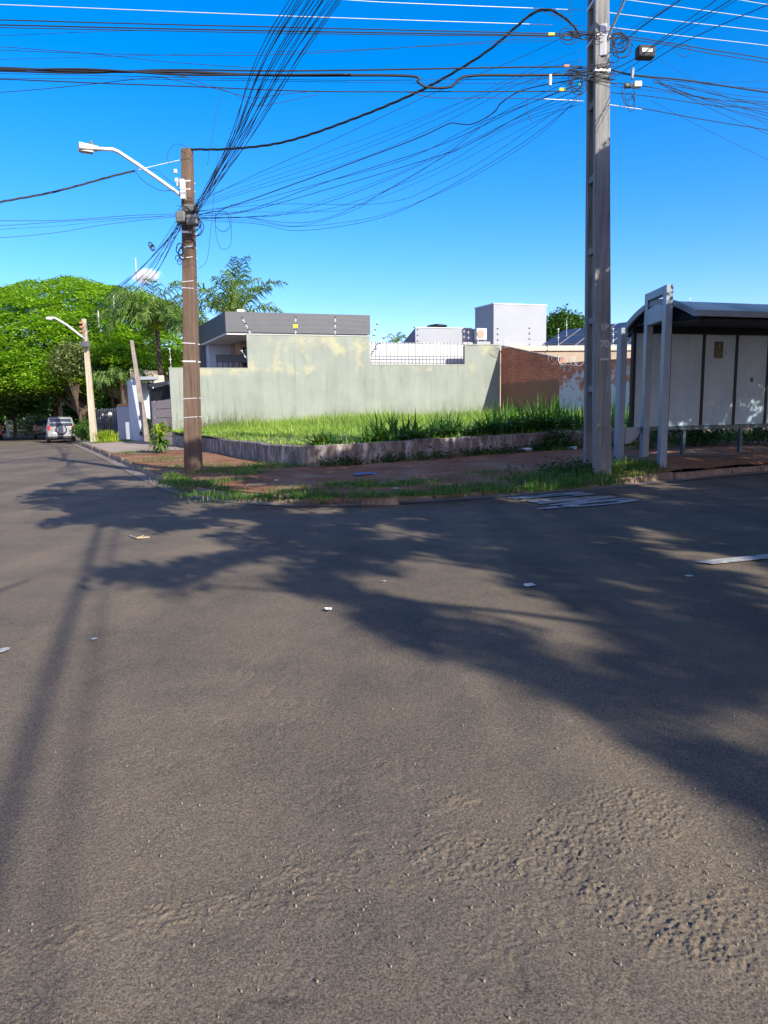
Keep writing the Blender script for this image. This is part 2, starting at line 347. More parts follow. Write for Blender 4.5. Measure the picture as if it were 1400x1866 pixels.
# ------------------------------------------------------------------ foliage geometry
def norm(a): return a/np.maximum(np.linalg.norm(a, axis=1, keepdims=True), 1e-9)
def leaves(c, size, flat=.5, aspect=.5, seed=0):
    """diamond leaves; flat=1 -> horizontal"""
    r = np.random.default_rng(seed); n = len(c); d = r.normal(size=(n, 3)); d[:, 2] *= (1-flat)*.9+.1; d = norm(d)
    nn = r.normal(size=(n, 3)); nn[:, 2] += 3*flat*np.sign(nn[:, 2]+.5); s = norm(np.cross(d, nn)); up = np.cross(s, d)
    L = size*(.6+.8*r.random((n, 1))); W = L*aspect
    v = np.stack([c-d*L*.5, c+s*W*.5+up*L*.06, c+d*L*.5-up*L*.1, c-s*W*.5+up*L*.06], 1).reshape(-1, 3)
    return v, np.arange(4*n).reshape(n, 4)
def blades(p, h, wd, lean=.35, seed=0, seg=3, azb=None):
    r = np.random.default_rng(seed); n = len(p); h = np.asarray(h).reshape(-1, 1)*np.ones((n, 1)); az = r.random(n)*2*math.pi
    d = np.stack([np.cos(az), np.sin(az), 0*az], 1); s = np.stack([-np.sin(az+r.normal(size=n)*.6), np.cos(az), 0*az], 1); s = norm(s)
    ln = (r.random((n, 1))**1.3)*lean*2; vs = []
    for i in range(seg+1):
        t = i/seg; w_ = wd*(1-t)**.7*(1 if i else .8)
        c = p+np.array([0, 0, 1])*h*(t*(1-np.minimum(ln, 1.9)*.35*t))+d*h*ln*t*t
        if i < seg: vs += [c-s*w_/2, c+s*w_/2]
        else: vs += [c]
    k = len(vs); v = np.stack(vs, 1).reshape(-1, 3); base = np.arange(n)[:, None]*k; fs = []
    for i in range(seg-1): fs.append(base+np.array([2*i, 2*i+1, 2*i+3, 2*i+2])[None])
    i = seg-1; fs.append(base+np.array([2*i, 2*i+1, 2*i+2, 2*i+2])[None])
    f = np.concatenate(fs); q = f[:len(f)-n]; t = f[len(f)-n:][:, :3]
    # make the tip a thin quad so all faces are quads
    return v, q, t
def blade_obj(name, p, h, wd, m, lean=.35, seed=0, parent=None, origin=None):
    v, q, t = blades(p, h, wd, lean, seed)
    k = len(v); n = len(t); # give each tip a second vertex 1 mm away
    tipb = v[t[:, 2]]+np.array([.0015, 0, 0]); v = np.concatenate([v, tipb]); t4 = np.concatenate([t, (k+np.arange(n))[:, None]], 1)
    return npmesh(name, v, np.concatenate([q, t4]), m, parent, origin)
def sprays(centers, rad, per, size, flat, seed, thick=.18, tilt=None, mid=None):
    """foliage sprays: flattened discs of leaves around each centre, dipping outward from mid"""
    r = np.random.default_rng(seed); n = len(centers); rad = np.asarray(rad).reshape(-1, 1)*np.ones((n, 1))
    a = r.random((n, per))*2*math.pi; q = np.sqrt(r.random((n, per)))*rad
    x = np.cos(a)*q; y = np.sin(a)*q; z = r.normal(size=(n, per))*thick*rad-(q**2)/rad*.25
    P = centers[:, None, :]+np.stack([x, y, z], 2)
    if mid is not None:
        o = (centers-mid)[:, None, :2]; on = o/np.maximum(np.linalg.norm(o, axis=2, keepdims=True), 1e-6)
        P[..., 2] -= (x*on[..., 0]+y*on[..., 1])*.35
    return leaves(P.reshape(-1, 3), size, flat, .55, seed+1)
def in_view(P, mg=.03, r=0.0):
    """true where a point lies inside the photograph's frame"""
    Ri = np.array(R3.transposed()); q = (P-np.array([0, 0, EYE])) @ Ri.T
    z = -q[:, 2]; return (z > 0) & (np.abs(q[:, 0]) < z*(.547+mg)+r) & (np.abs(q[:, 1]) < z*(.729+mg)+r)
# ------------------------------------------------------------------ ground heights
def hz(x, y):
    vv = x*V[0]+y*V[1]; return -.0045*np.clip(vv-24, 0, 60)
CURB = [(33, 28.6), (16.1, 20.0), (8.9, 16.5), (7.35, 15.7), (5.7, 14.75), (4.3, 13.85), (2.9, 13.2), (2.0, 12.8), (.97, 12.35), (0, 12.0), (-.9, 11.85), (-1.6, 12.0), (-2.3, 12.4), (-3.2, 13.2), (-4.2, 14.6), (-5.6, 17.3), (-10.3, 26.7), (-18.4, 42.8), (-31, 68.5), (-40, 87)]
BACK = [(30, 31.2), (13, 23.7), (5.8, 20.6), (3.7, 19.8), (1.8, 18.95), (0, 17.9), (-1.0, 17.45), (-1.9, 17.5), (-2.9, 18.7), (-4.45, 21.9), (-7, 27), (-9.5, 32), (-12.3, 37.7), (-20, 53.5), (-35, 84.5)]
def seglen(P): a = np.array(P); return np.concatenate([[0], np.cumsum(np.linalg.norm(np.diff(a, axis=0), axis=1))])
def resample(P, n=None, step=None):
    s = seglen(P); n = n or int(s[-1]/step)+1; t = np.linspace(0, s[-1], n); a = np.array(P, float)
    return np.stack([np.interp(t, s, a[:, i]) for i in range(a.shape[1])], 1)
def smooth_poly(P, step=.25, it=6):
    a = resample(P, step=step)
    for _ in range(it): a[1:-1] = (a[:-2]+2*a[1:-1]+a[2:])/4
    return a
CP = smooth_poly(CURB); BP = smooth_poly(BACK, it=3)
def pdist(x, y, P):
    x = np.atleast_1d(x).astype(float); y = np.atleast_1d(y).astype(float); out = np.empty(len(x))
    for i in range(0, len(x), 4000):
        d = (x[i:i+4000, None]-P[None, :, 0])**2+(y[i:i+4000, None]-P[None, :, 1])**2; out[i:i+4000] = np.sqrt(d.min(1))
    return out
def zback(x, y):
    w_ = x*U[0]+y*U[1]; return np.interp(w_, [6, 7.7, 14, 17, 25], [.22, .27, .42, .62, .75])
def verge_z(x, y):
    x = np.atleast_1d(x).astype(float); y = np.atleast_1d(y).astype(float)
    dc = pdist(x, y, CP); db = pdist(x, y, BP); t = dc/(dc+db+1e-6)
    z = .15+(zback(x, y)-.15)*t**.45+hz(x, y)
    z = z+.13*np.exp(-((x-6.3)**2+(y-16.1)**2)/2.0)*np.clip(t*8, 0, 1)
    return z+(fbm(x*1.6, y*1.6, 3, 5)-.5)*.05*np.clip(t*6, 0, 1)
def lot_z(x, y):
    w_ = x*U[0]+y*U[1]; v_ = x*V[0]+y*V[1]
    return np.interp(w_, [5, 8, 14, 25], [.62, .70, .84, .9])+np.clip(v_-17, 0, 30)*.012+(fbm(x*.8, y*.8, 3, 9)-.5)*.10
def vz(x, y): return float(verge_z(x, y)[0])
def on_verge(px, py):
    d = ray(px, py); t = 9.0/d.y
    while t < 90/d.y:
        x, y, z = d.x*t, d.y*t, EYE+d.z*t
        if z <= vz(x, y): return Vector((x, y, z))
        t *= 1.002
    return gp(px, py, .2)
# ------------------------------------------------------------------ STRUCTURE: ground, road, verge
g = MB(); g.face([(-900, -900, -1.2), (900, -900, -1.2), (900, 900, -1.2), (-900, 900, -1.2)])
tag(g.build('ground', M['earth']), kind='structure')
def worley(x, y, s=0):
    xi = np.floor(x).astype(np.int64); yi = np.floor(y).astype(np.int64); f1 = np.full(len(x), 9.); f2 = f1.copy(); idr = np.zeros(len(x)); gx = idr.copy(); gy = idr.copy()
    for dx in (-1, 0, 1):
        for dy in (-1, 0, 1):
            cx = (xi+dx).astype(float); cy = (yi+dy).astype(float); px = cx+vn(cx, cy, s); py = cy+vn(cx, cy, s+7); r = vn(cx, cy, s+13); d = np.hypot(x-px, y-py); b = d < f1
            f2 = np.where(b, f1, np.minimum(f2, d)); gx = np.where(b, x-px, gx); gy = np.where(b, y-py, gy); idr = np.where(b, r, idr); f1 = np.where(b, d, f1)
    return f1, f2, idr, gx, gy
def axis(parts): return np.unique(np.round(np.concatenate(parts), 5))
xs = axis([-np.geomspace(2.0, 110, 110), np.arange(-2.0, 2.0, .0055), np.geomspace(2.0, 90, 90)])
ys = axis([np.linspace(-60, 1.59, 40), np.arange(1.6, 3.6, .0055), 3.6*1.0045**np.arange(0, 160), np.geomspace(3.6*1.0045**160, 150, 90)])
X, Y = np.meshgrid(xs, ys); xf = X.ravel(); yf = Y.ravel()
near = np.clip((9-np.hypot(xf, yf))/5, 0, 1)
# loose crumbled bands running across the near asphalt
def band(pxs, wd):
    P = np.array([gp(a, b)[:2] for a, b in pxs]); P = resample(P, n=60); return np.exp(-(pdist(xf, yf, P)/wd)**2)
dirt = np.maximum.reduce([band([(850, 1490), (1100, 1530), (1400, 1570)], .17), band([(560, 1600), (900, 1560), (1150, 1650), (1280, 1700)], .16)*.8, band([(0, 1720), (200, 1690), (420, 1640), (700, 1660), (900, 1740)], .09)*.5, band([(1150, 1480), (1400, 1640)], .2)])
sel = near > 0
dirt = dirt*np.clip(fbm(xf*4, yf*4, 4, 3)*3.4-1.15, 0, 1); dirt[~sel] = 0
z = hz(xf, yf)+(fbm(xf*.25, yf*.25, 2, 2)-.5)*.02*np.clip(yf/6, 0, 1)
zz = np.zeros_like(z); xa = xf[sel]; ya = yf[sel]; na = near[sel]; da = dirt[sel]
wx = xa+(fbm(xa*14, ya*14, 2, 31)-.5)*.02; wy = ya+(fbm(xa*14, ya*14, 2, 37)-.5)*.02
wx = wx+(vn(xa*60, ya*60, 33)-.5)*.008; wy = wy+(vn(xa*60, ya*60, 34)-.5)*.008
fine = fbm(wx*48, wy*42, 3, 11); plates = np.clip((fbm(wx*24, wy*24, 4, 21)-.52)*16, 0, 1)
rag = np.clip((fbm(wx*45, wy*45, 2, 41)-.55)*9, 0, 1)
pit = np.clip((fbm(wx*17, wy*10, 3, 77)-.64)*12, 0, 1)*np.clip(fbm(xa*1.5, ya*1.5, 2, 5)*2.5-.8, 0, 1)
f1, f2, idr, gx, gy = worley(wx*48, wy*48, 3); cr = np.clip((f2-f1)*9, 0, 1); g1, g2, idr2, hx, hy = worley(wx*95, wy*95, 9); cr2 = np.clip((g2-g1)*6, 0, 1)
flake = np.where(idr > .52, 1., 0.)*cr*(.5+idr*.6)*(1+.5*gx+.5*gy); crumb = np.where(idr2 > .5, 1., 0.)*cr2*(.4+idr2*.6); thin = np.clip(da*2.2-.15, 0, 1)
sp_ = np.clip(fbm(xa*3, ya*3, 2, 88)*3-1.35, 0, 1)*.22
fine2 = fbm(xa*95, ya*95, 2, 15)
zz[sel] = na*((fine2-.5)*.0022+(fine-.5)*.0008+crumb*.0006-pit*.003)+na*(thin*(flake*.0052*np.clip(fbm(xa*14, ya*14, 2, 19)*3-.9, 0, 1.2)+crumb*.0045)+sp_*crumb*np.where(idr2 > .8, .008, 0))
z = z+zz; nx, ny = len(xs), len(ys)
ii = (np.arange(ny-1)[:, None]*nx+np.arange(nx-1)[None]).ravel()
road = npmesh('road', np.stack([xf, yf, z], 1), np.stack([ii, ii+1, ii+nx+1, ii+nx], 1), M['road'], origin=(0, 0, 0), smooth=False, attr=('dirt', np.clip(dirt*.7, 0, 1)))
tag(road, kind='structure')
# verge (sidewalk of red soil) as strip between kerb and back line
n = 420
def blendpts(m=34):
    A = resample(CP, n=n); Bq = []
    # matched parameter: nearest-by-proportion with corner alignment
    sC = seglen(CP); sB = seglen(BP)
    kc = [0, sC[-1]*0]; 
    cK = [(33, 28.6), (16.1, 20.0), (8.9, 16.5), (5.7, 14.75), (2.9, 13.2), (.97, 12.35), (-.9, 11.85), (-2.3, 12.4), (-4.2, 14.6), (-5.6, 17.3), (-10.3, 26.7), (-18.4, 42.8), (-40, 87)]
    bK = [(30, 31.2), (13, 23.7), (5.8, 20.6), (3.7, 19.8), (1.8, 18.95), (0, 17.9), (-1.2, 17.45), (-1.9, 17.5), (-2.9, 18.7), (-4.45, 21.9), (-7, 27), (-14, 41.5), (-35, 84.5)]
    def par(P, s, q): return s[np.argmin((P[:, 0]-q[0])**2+(P[:, 1]-q[1])**2)]
    a = [par(CP, sC, q) for q in cK]; b = [par(BP, sB, q) for q in bK]
    t = np.linspace(0, sC[-1], n); tb = np.interp(t, a, b)
    Bq = np.stack([np.interp(tb, sB, BP[:, i]) for i in range(2)], 1); return A, Bq
A, Bq = blendpts(); mrow = 30
tt = np.linspace(0, 1, mrow)[None, :, None]; G = A[:, None, :]*(1-tt)+Bq[:, None, :]*tt
G = G.reshape(-1, 2); zz = verge_z(G[:, 0], G[:, 1]); G3 = np.concatenate([G, zz[:, None]], 1)
# skirt down to the road at the kerb side
sk_ = np.concatenate([A, (hz(A[:, 0], A[:, 1])-.1)[:, None]], 1)
ii = (np.arange(n-1)[:, None]*mrow+np.arange(mrow-1)[None]).ravel()
fq = np.stack([ii, ii+1, ii+mrow+1, ii+mrow], 1)
tag(npmesh('verge', G3, fq, M['soil'], origin=(0, 0, 0), smooth=True), kind='structure')
# kerb
kb = MB(); nrm = np.gradient(CP, axis=0); nrm = nrm/np.linalg.norm(nrm, axis=1, keepdims=True); out = np.stack([-nrm[:, 1], nrm[:, 0]], 1)
if np.dot(out[len(out)//3], CP[len(out)//3]) > 0: out = -out
# out points toward the road
k = 0
while k < len(CP)-5:
    L = 4; p = CP[k]; q = CP[min(k+L, len(CP)-1)]; o = out[k]; o2 = out[min(k+L, len(CP)-1)]
    dd = float(np.hypot(*p)); jit = (random.random()-.5)*.05; top = .15+(random.random()-.5)*.03
    gone = (-1.9 < p[0] < 1.6 and random.random() < .35)
    d = (q-p)/np.linalg.norm(q-p)*.012; p = p+d; q = q-d
    rz = float(hz(p[0], p[1])); t0 = rz+top; 
    if not gone:
        a = [(*(p+o*(.07+jit)), rz-.1), (*(q+o2*(.07+jit)), rz-.1), (*(q-o2*.10), rz-.1), (*(p-o*.10), rz-.1)]
        b = [(*(p+o*(.03+jit)), t0), (*(q+o2*(.03+jit)), t0+(random.random()-.5)*.02), (*(q-o2*.10), t0), (*(p-o*.10), t0)]
        kb.hexa(a, b)
    k += L
tag(kb.build('kerb', M['kerb'], origin=(0, 0, 0), bevel=.02), kind='structure')
# worn concrete paving on the left-street footpath and a pale gutter strip
def strip(name, v0, v1, t0, t1, m, dz=.012, ns=40):
    i0 = np.argmin(abs(A @ V-v0)+(A[:, 0] > -4)*100); i1 = np.argmin(abs(A @ V-v1)+(A[:, 0] > -4)*100); idx = np.linspace(min(i0, i1), max(i0, i1), ns).astype(int)
    tq = np.linspace(t0, t1, 8)[None, :, None]; Q = (A[idx][:, None]*(1-tq)+Bq[idx][:, None]*tq).reshape(-1, 2)
    q3 = np.concatenate([Q, (verge_z(Q[:, 0], Q[:, 1])+dz)[:, None]], 1); ii = (np.arange(ns-1)[:, None]*8+np.arange(7)[None]).ravel()
    return npmesh(name, q3, np.stack([ii, ii+1, ii+9, ii+8], 1), m, origin=(0, 0, 0), smooth=True)
tag(strip('paved_path', 29, 64, .02, .95, M['paving']), kind='structure')
gt = MB(); 
for i in range(0, len(CP)-2, 2):
    p, q, o, o2 = CP[i], CP[i+2], out[i], out[i+2]
    if p @ V > 70: continue
    za = float(hz(*(p)))+.016
    gt.face([(*(p+o*.06), za), (*(q+o2*.06), float(hz(*q))+.016), (*(q+o2*.36), float(hz(*q))+.012), (*(p+o*.36), za-.004)][::-1])
tag(gt.build('gutter', mat('gutter_concrete', (.26, .21, .165), (.19, .15, .12), 2, .9, .4, 30), origin=(0, 0, 0)), kind='structure')
# lot ground
LB = resample(BP, n=len(BP)); selb = (LB[:, 0] < 13.2) & (LB[:, 0] > -9.7) ; F0 = resample(LB[selb], n=120)
W0 = np.array([-9.5, 32.0]); WD = np.array([.951, .309]); NB = np.array([.438, -.899])
BCK = resample([(13.5, 23.9), (10.2, 29.3), (6.1, 37.3), (3, 36.3), (-9.5, 32.0)], n=120)
BCK = resample([(15.5, 25), (12, 29.9), (8.5, 38.3), (4, 37.5), (0, 36), (-9.9, 32.4)], n=120)
tt = np.linspace(0, 1, 30)[None, :, None]; G = (F0[:, None]*(1-tt)+BCK[:, None]*tt).reshape(-1, 2)
G3 = np.concatenate([G, lot_z(G[:, 0], G[:, 1])[:, None]], 1); ii = (np.arange(119)[:, None]*30+np.arange(29)[None]).ravel()
tag(npmesh('lot_soil', G3, np.stack([ii, ii+1, ii+31, ii+30], 1), mat('lot_earth', (.16, .11, .06), (.09, .10, .03), 2, 1, .4), origin=(0, 0, 0), smooth=True), kind='structure')
# near side verge (behind and right of the camera) on which the street trees stand
nv = MB(); a = np.array([4.3, 13.7])-V*11.2; nv.slab([(*(a-U*25), -.05), (*(a+U*45), -.05), (*(a+U*45-V*8), -.05), (*(a-U*25-V*8), -.05)], (0, 0, .2))
tag(nv.build('near_verge', M['soil']), kind='structure')
# road markings: lane dash and stretched lettering
dm = MB(); d0 = gp(1265, 1031); d1 = gp(1400, 1017); dr = (d1-d0).normalized(); pr = Vector((dr.y, -dr.x, 0))*.085
e0 = gp(1268, 1026); 
for kx in (0, 1):
    s0 = gp(1272, 1030)+dr*(kx*8.0); s1 = s0+dr*3.2
    dm.face([(s0-pr).to_tuple()[:2]+(.02,), (s1-pr).to_tuple()[:2]+(.02,), (s1+pr).to_tuple()[:2]+(.02,), (s0+pr+dr*.12).to_tuple()[:2]+(.02,)][::-1])
tag(dm.build('lane_marking', M['paint']), kind='structure')
def text_mesh(name, body, m, mw, ext=.0, parent=None, kind=None, label=None, bold=0):
    cu = bpy.data.curves.new(name, 'FONT'); cu.body = body; cu.align_x = 'CENTER'; cu.align_y = 'CENTER'; cu.extrude = ext; cu.offset = bold
    to = bpy.data.objects.new(name, cu); COL.objects.link(to); bpy.context.view_layer.update()
    me = bpy.data.meshes.new_from_object(to.evaluated_get(bpy.context.evaluated_depsgraph_get())); bpy.data.objects.remove(to)
    if parent is not None: mw = Matrix.Translation(-ORG[parent]) @ mw
    me.transform(mw); me.materials.clear(); me.materials.append(m); o = bpy.data.objects.new(name, me); COL.objects.link(o)
    if parent is not None: o.parent = parent
    ORG[o] = Vector((0, 0, 0)); return o
c0 = gp(1052, 911)
R = Matrix(((V[0], -U[0], 0, c0.x), (V[1], -U[1], 0, c0.y), (0, 0, 1, .021), (0, 0, 0, 1)))
tm = text_mesh('road_lettering', '\u00d4NIBUS', M['paint'], R @ Matrix.Diagonal((.45, 2.1, 1, 1)), bold=.055)
tag(tm, kind='structure')
pb = MB()
for (px, py, s) in ((6, 1187, .045), (172, 1167, .02)):
    c = gp(px, py); pb.face([(c.x+math.cos(a)*s*random.uniform(.7, 1.3), c.y+math.sin(a)*s*random.uniform(.8, 1.6), .013) for a in np.linspace(0, 6.28, 9)[:-1]])
tag(pb.build('paint_spots', M['paint']), kind='structure')
# ------------------------------------------------------------------ walls
def wall_obj(name, p0, ang, prof, thick, m, parent=None, bevel=0):
    """prof: polygon in (s, z) along the wall; local x along wall, thickness toward +local y (away)"""
    me = MB(); me.slab([(s, 0, z) for s, z in prof], (0, thick, 0))
    o = bpy.data.meshes.new(name); o.from_pydata(me.v, [], me.f); o.materials.append(m); o.update()
    ob = bpy.data.objects.new(name, o); COL.objects.link(ob); ob.rotation_euler = (0, 0, ang)
    if parent is not None: ob.parent = parent; ob.location = Vector((p0[0], p0[1], 0))-ORG[parent]
    else: ob.location = (p0[0], p0[1], 0)
    ORG[ob] = Vector((p0[0], p0[1], 0))
    return ob
def wl(p0, ang, s, off, z): return Vector((p0[0]+math.cos(ang)*s-math.sin(ang)*off, p0[1]+math.sin(ang)*s+math.cos(ang)*off, z))
GA = math.radians(18.0); GP = (-9.5, 32.0)
root = empty('boundary_wall', (-9.5, 32, .2), 'long grey-green rendered wall of stepped height behind the grassy lot', 'wall')
S1, S2, S3, S4 = 3.5, 9.42, 14.45, 16.45
TL, TH, TM, TR = 3.62, 5.15, 3.82, 4.83
wall_obj('wall_panel', GP, GA, [(0, -.1), (S4, -.1), (S4, TR), (S3, TR-.03), (S3, TM), (S2, TM), (S2, TH), (S1, TH), (S1, TL), (0, TL)], .2, M['gwall'], root)
cp = MB()
for a, b, zt in ((0, S1-.01, TL), (S1, S2, TH), (S2+.02, S3-.01, TM), (S3+.01, S4, TR)):
    cp.beam(wl(GP, GA, a-.02, .1, zt+.02), wl(GP, GA, b, .1, zt+.02+(.02 if zt == TR else 0)), .24, .035)
cp.build('coping', mat('pale_coping', (.42, .44, .38), (.34, .37, .31), 3, .9, .2), root)
# electric fence posts
def fence_post(x, y, z0, h, lean=(0, 0), n_ins=6, label='', name='fence_post', sign=False, side=1, ms=None):
    r = empty(name, (x, y, z0), label, 'fence post', 'electric fence posts'); b = MB()
    top = Vector((x+lean[0], y+lean[1], z0+h)); bt = Vector((x, y, z0)); b.tube([bt, top], .013, 5); b.build('post', ms or M['alu'], r)
    for i in range(n_ins):
        c = bt.lerp(top, (i+1)/(n_ins+.2)); q = MB(); q.tube([c+Vector((-.05, 0, 0)), c+Vector((.05, 0, .01))], .026, 6); q.build('insulator', M['white'] if i % 2 else M['dark'], r)
    if sign:
        q = MB(); q.box((bt.x*.5+top.x*.5, bt.y-.04, z0+h*.58), (.22, .012, .16)); q.build('warning_sign', M['yellow'], r)
    return bt, top
def fpx(px, ptop, pbot, Y, pxt=None, **k):
    b = atY(px, pbot, Y); t = atY(pxt or px, ptop, Y); return fence_post(b.x, Y, b.z-.03, t.z-b.z+.03, (t.x-b.x, 0), **k)
fp = [fpx(312, 634, 673, 32.2, 309, n_ins=4, label='white electric fence post at the left end of the grey-green wall'),
      fpx(461, 638, 671, 33.2, 440, n_ins=6, label='electric fence post leaning left above the low wall step'),
      fpx(461, 578, 615, 33.3, 441, n_ins=7, label='electric fence post leaning left on the high wall corner'),
      fpx(539, 577, 616, 34.2, n_ins=7, sign=True, label='electric fence post with a small yellow warning sign on the high wall'),
      fpx(611, 577, 616, 34.8, n_ins=7, label='upright electric fence post right of the yellow warning sign'),
      fpx(680, 585, 615, 35.0, 689, n_ins=6, label='electric fence post leaning right at the right end of the high wall'),
      fpx(683, 610, 640, 36.0, 702, n_ins=6, label='lower electric fence post leaning right beside the white panel fence')]
def wire(name, pts, r, m, label, cat='cable', group=None, n=5, sag=0, kind=None):
    pts = [Vector(p) for p in pts]
    if sag and len(pts) == 2:
        a, b = pts; pts = [a.lerp(b, t)-Vector((0, 0, sag*4*t*(1-t))) for t in np.linspace(0, 1, 14)]
    mb = MB(); mb.tube(pts, r, n); return tag(mb.build(name, m, smooth=True), label, cat, group)
for t in (.25, .5, .75, .97):
    pts = [fp[2][0].lerp(fp[2][1], t), fp[3][0].lerp(fp[3][1], t), fp[4][0].lerp(fp[4][1], t), fp[5][0].lerp(fp[5][1], t)]
    wire('fence_wire', pts, .0009, M['alu'], 'thin electric fence wire strung over the high grey-green wall', 'wire', 'electric fence wires on the high wall')
# white panel and railing on the middle step
wp = wall_obj('white_panel_wall', wl(GP, GA, S2+.02, 1.3, 0)[:2], GA, [(0, .5), (5.6, .5), (5.6, 5.02), (0, 5.02)], .12, M['white'])
tag(wp, 'bright white wall panel behind the dark railing', 'wall')
rl = empty('railing', tuple(wl(GP, GA, S2, .1, TM)), 'dark vertical bar railing on the lower step of the grey-green wall', 'railing')
for zz_, hh in ((TM+.10, .03), (TM+.42, .025), (TM+1.05, .02)):
    q = MB(); q.beam(wl(GP, GA, S2+.03, .1, zz_), wl(GP, GA, S3-.02, .1, zz_), .03, hh); q.build('rail', M['dark'], rl)
for i in range(26):
    s = S2+.12+i*.19; q = MB(); q.tube([wl(GP, GA, s, .1, TM+.03), wl(GP, GA, s, .1, TM+1.12)], .011, 4); q.build('bar', M['dark'], rl)
# ------------------------------------------------------------------ brick walls on the right of the lot
BPnt = wl(GP, GA, S4+.06, 0, 0); BA = math.atan2(-.899, .438)
bl = 4.6
wb = wall_obj('brick_wall', (BPnt.x, BPnt.y), BA, [(0, 0), (bl, 0), (bl, 3.8), (0, 4.78)], .2, M['brick']); tag(wb, 'bare red brick wall with sloping top meeting the grey-green wall', 'wall')
q = MB(); q.beam((0, .1, 4.81), (bl, .1, 3.83), .26, .04); ORG[wb] = Vector((0, 0, 0)); q.build('coping', M['low'], wb)
wp2 = wall_obj('painted_brick_wall', (BPnt.x+.438*bl, BPnt.y-.899*bl), BA, [(.005, 0), (10.5, 0), (10.5, 3.4), (.005, 3.62)], .2, M['pbrick'])
tag(wp2, 'whitewashed brick wall with flaking paint behind the concrete pole', 'wall')
# coils of razor wire
def coil(name, p0, p1, rad, turns, label, r=.006):
    p0 = Vector(p0); p1 = Vector(p1); d = (p1-p0).normalized(); sd = Vector((-d.y, d.x, 0)); pts = []
    for i in range(turns*10+1):
        a = i/10*2*math.pi; pts.append(p0.lerp(p1, i/(turns*10))+sd*math.cos(a)*rad+Vector((0, 0, 1))*(math.sin(a)*rad+rad))
    mb = MB(); mb.tube(pts, r, 3, cap=False); tag(mb.build(name, M['alu']), label, 'razor wire')
coil('razor_wire', atY(912, 634, 36.5), atY(992, 634, 36), .22, 20, 'razor wire coils on the beige wall below the tall white tower')
coil('razor_wire', atY(1000, 663, 33), atY(1058, 667, 31.4), .2, 6, 'loose bright razor wire where the brick and whitewashed walls meet', .006)
# retaining wall of the lot (low, weathered)
rw = MB(); Q = resample(BP, step=.22); Q = Q[(Q[:, 0] < 13.4) & (Q[:, 0] > -9.6)]
nr = np.gradient(Q, axis=0); nr = nr/np.linalg.norm(nr, axis=1, keepdims=True); nn_ = np.stack([-nr[:, 1], nr[:, 0]], 1)
if (nn_[len(Q)//2] @ Q[len(Q)//2]) < 0: nn_ = -nn_        # away from the camera
vs = []; fs = []
tops = np.interp(Q @ U, [5, 8, 14, 25], [.70, .79, .90, .95])+(vn(Q[:, 0]*3, Q[:, 1]*3, 8)-.5)*.05
tops = tops-np.clip((Q @ V)-22, 0, 20)*.006
bots = verge_z(Q[:, 0], Q[:, 1])-.15
for i in range(len(Q)):
    p = Q[i]; o = nn_[i]; f_ = (vn(p[0]*5, p[1]*5, 3)-.5)*.02
    vs += [(*(p+o*f_), bots[i]), (*(p+o*f_), tops[i]-.02), (*(p+o*(.02+f_)), tops[i]), (*(p+o*.2), tops[i]), (*(p+o*.2), bots[i])]
for i in range(len(Q)-1):
    for j in range(4): fs.append((i*5+j, i*5+5+j, i*5+6+j, i*5+1+j))
rw.v = vs; rw.f = fs; rw.m = [0]*len(fs)
tag(rw.build('retaining_wall', M['low']), 'low weathered whitewashed retaining wall edging the raised grassy lot', 'wall')
# ------------------------------------------------------------------ dark-fascia house
H1 = (-7.95, 37.0); h1 = empty('modern_house', (H1[0], H1[1], .3), 'modern house with a slate grey flat roof band above the grey-green wall', 'house')
def P1(s, t, z): return (H1[0]+math.cos(GA)*s-.438*t, H1[1]+math.sin(GA)*s+.899*t, z)
def box1(s0, s1, t0, t1, z0, z1, name, m, par=h1):
    q = MB(); q.hexa([P1(s0, t0, z0), P1(s1, t0, z0), P1(s1, t1, z0), P1(s0, t1, z0)], [P1(s0, t0, z1), P1(s1, t0, z1), P1(s1, t1, z1), P1(s0, t1, z1)]); return q.build(name, m, par)
box1(0, 7.75, 0, 7.0, 5.74, 6.76, 'roof_band', M['slate'])
box1(.05, 7.6, .1, 6.8, 5.62, 5.735, 'soffit', M['white'])
box1(.0, .3, 6.4, 6.95, .3, 5.73, 'column', M['slate'])
box1(.31, 1.6, 5.6, 6.9, .3, 5.61, 'side_wall', M['bluewhite'])
box1(1.61, 7.6, 3.6, 6.9, .3, 5.61, 'wall', M['tan'])
wn = box1(1.75, 2.2, 3.52, 3.59, 3.6, 5.3, 'window', M['dark']); box1(1.82, 2.12, 3.49, 3.515, 3.7, 5.2, 'pane', M['glass'], wn)
box1(2.45, 2.6, 3.5, 3.59, 3.6, 5.6, 'pilaster', M['white'])
bal = box1(.15, 3.2, 3.1, 3.2, 4.42, 4.85, 'balcony_rail', M['slate'])
for i in range(9):
    q = MB(); q.tube([P1(.2+i*.3, 3.15, 3.3), P1(.2+i*.3, 3.15, 4.42)], .025, 4); q.build('baluster', M['dark'], bal)
box1(1.0, 1.4, 1.5, 1.9, 6.76, 7.1, 'chimney', M['cream'])
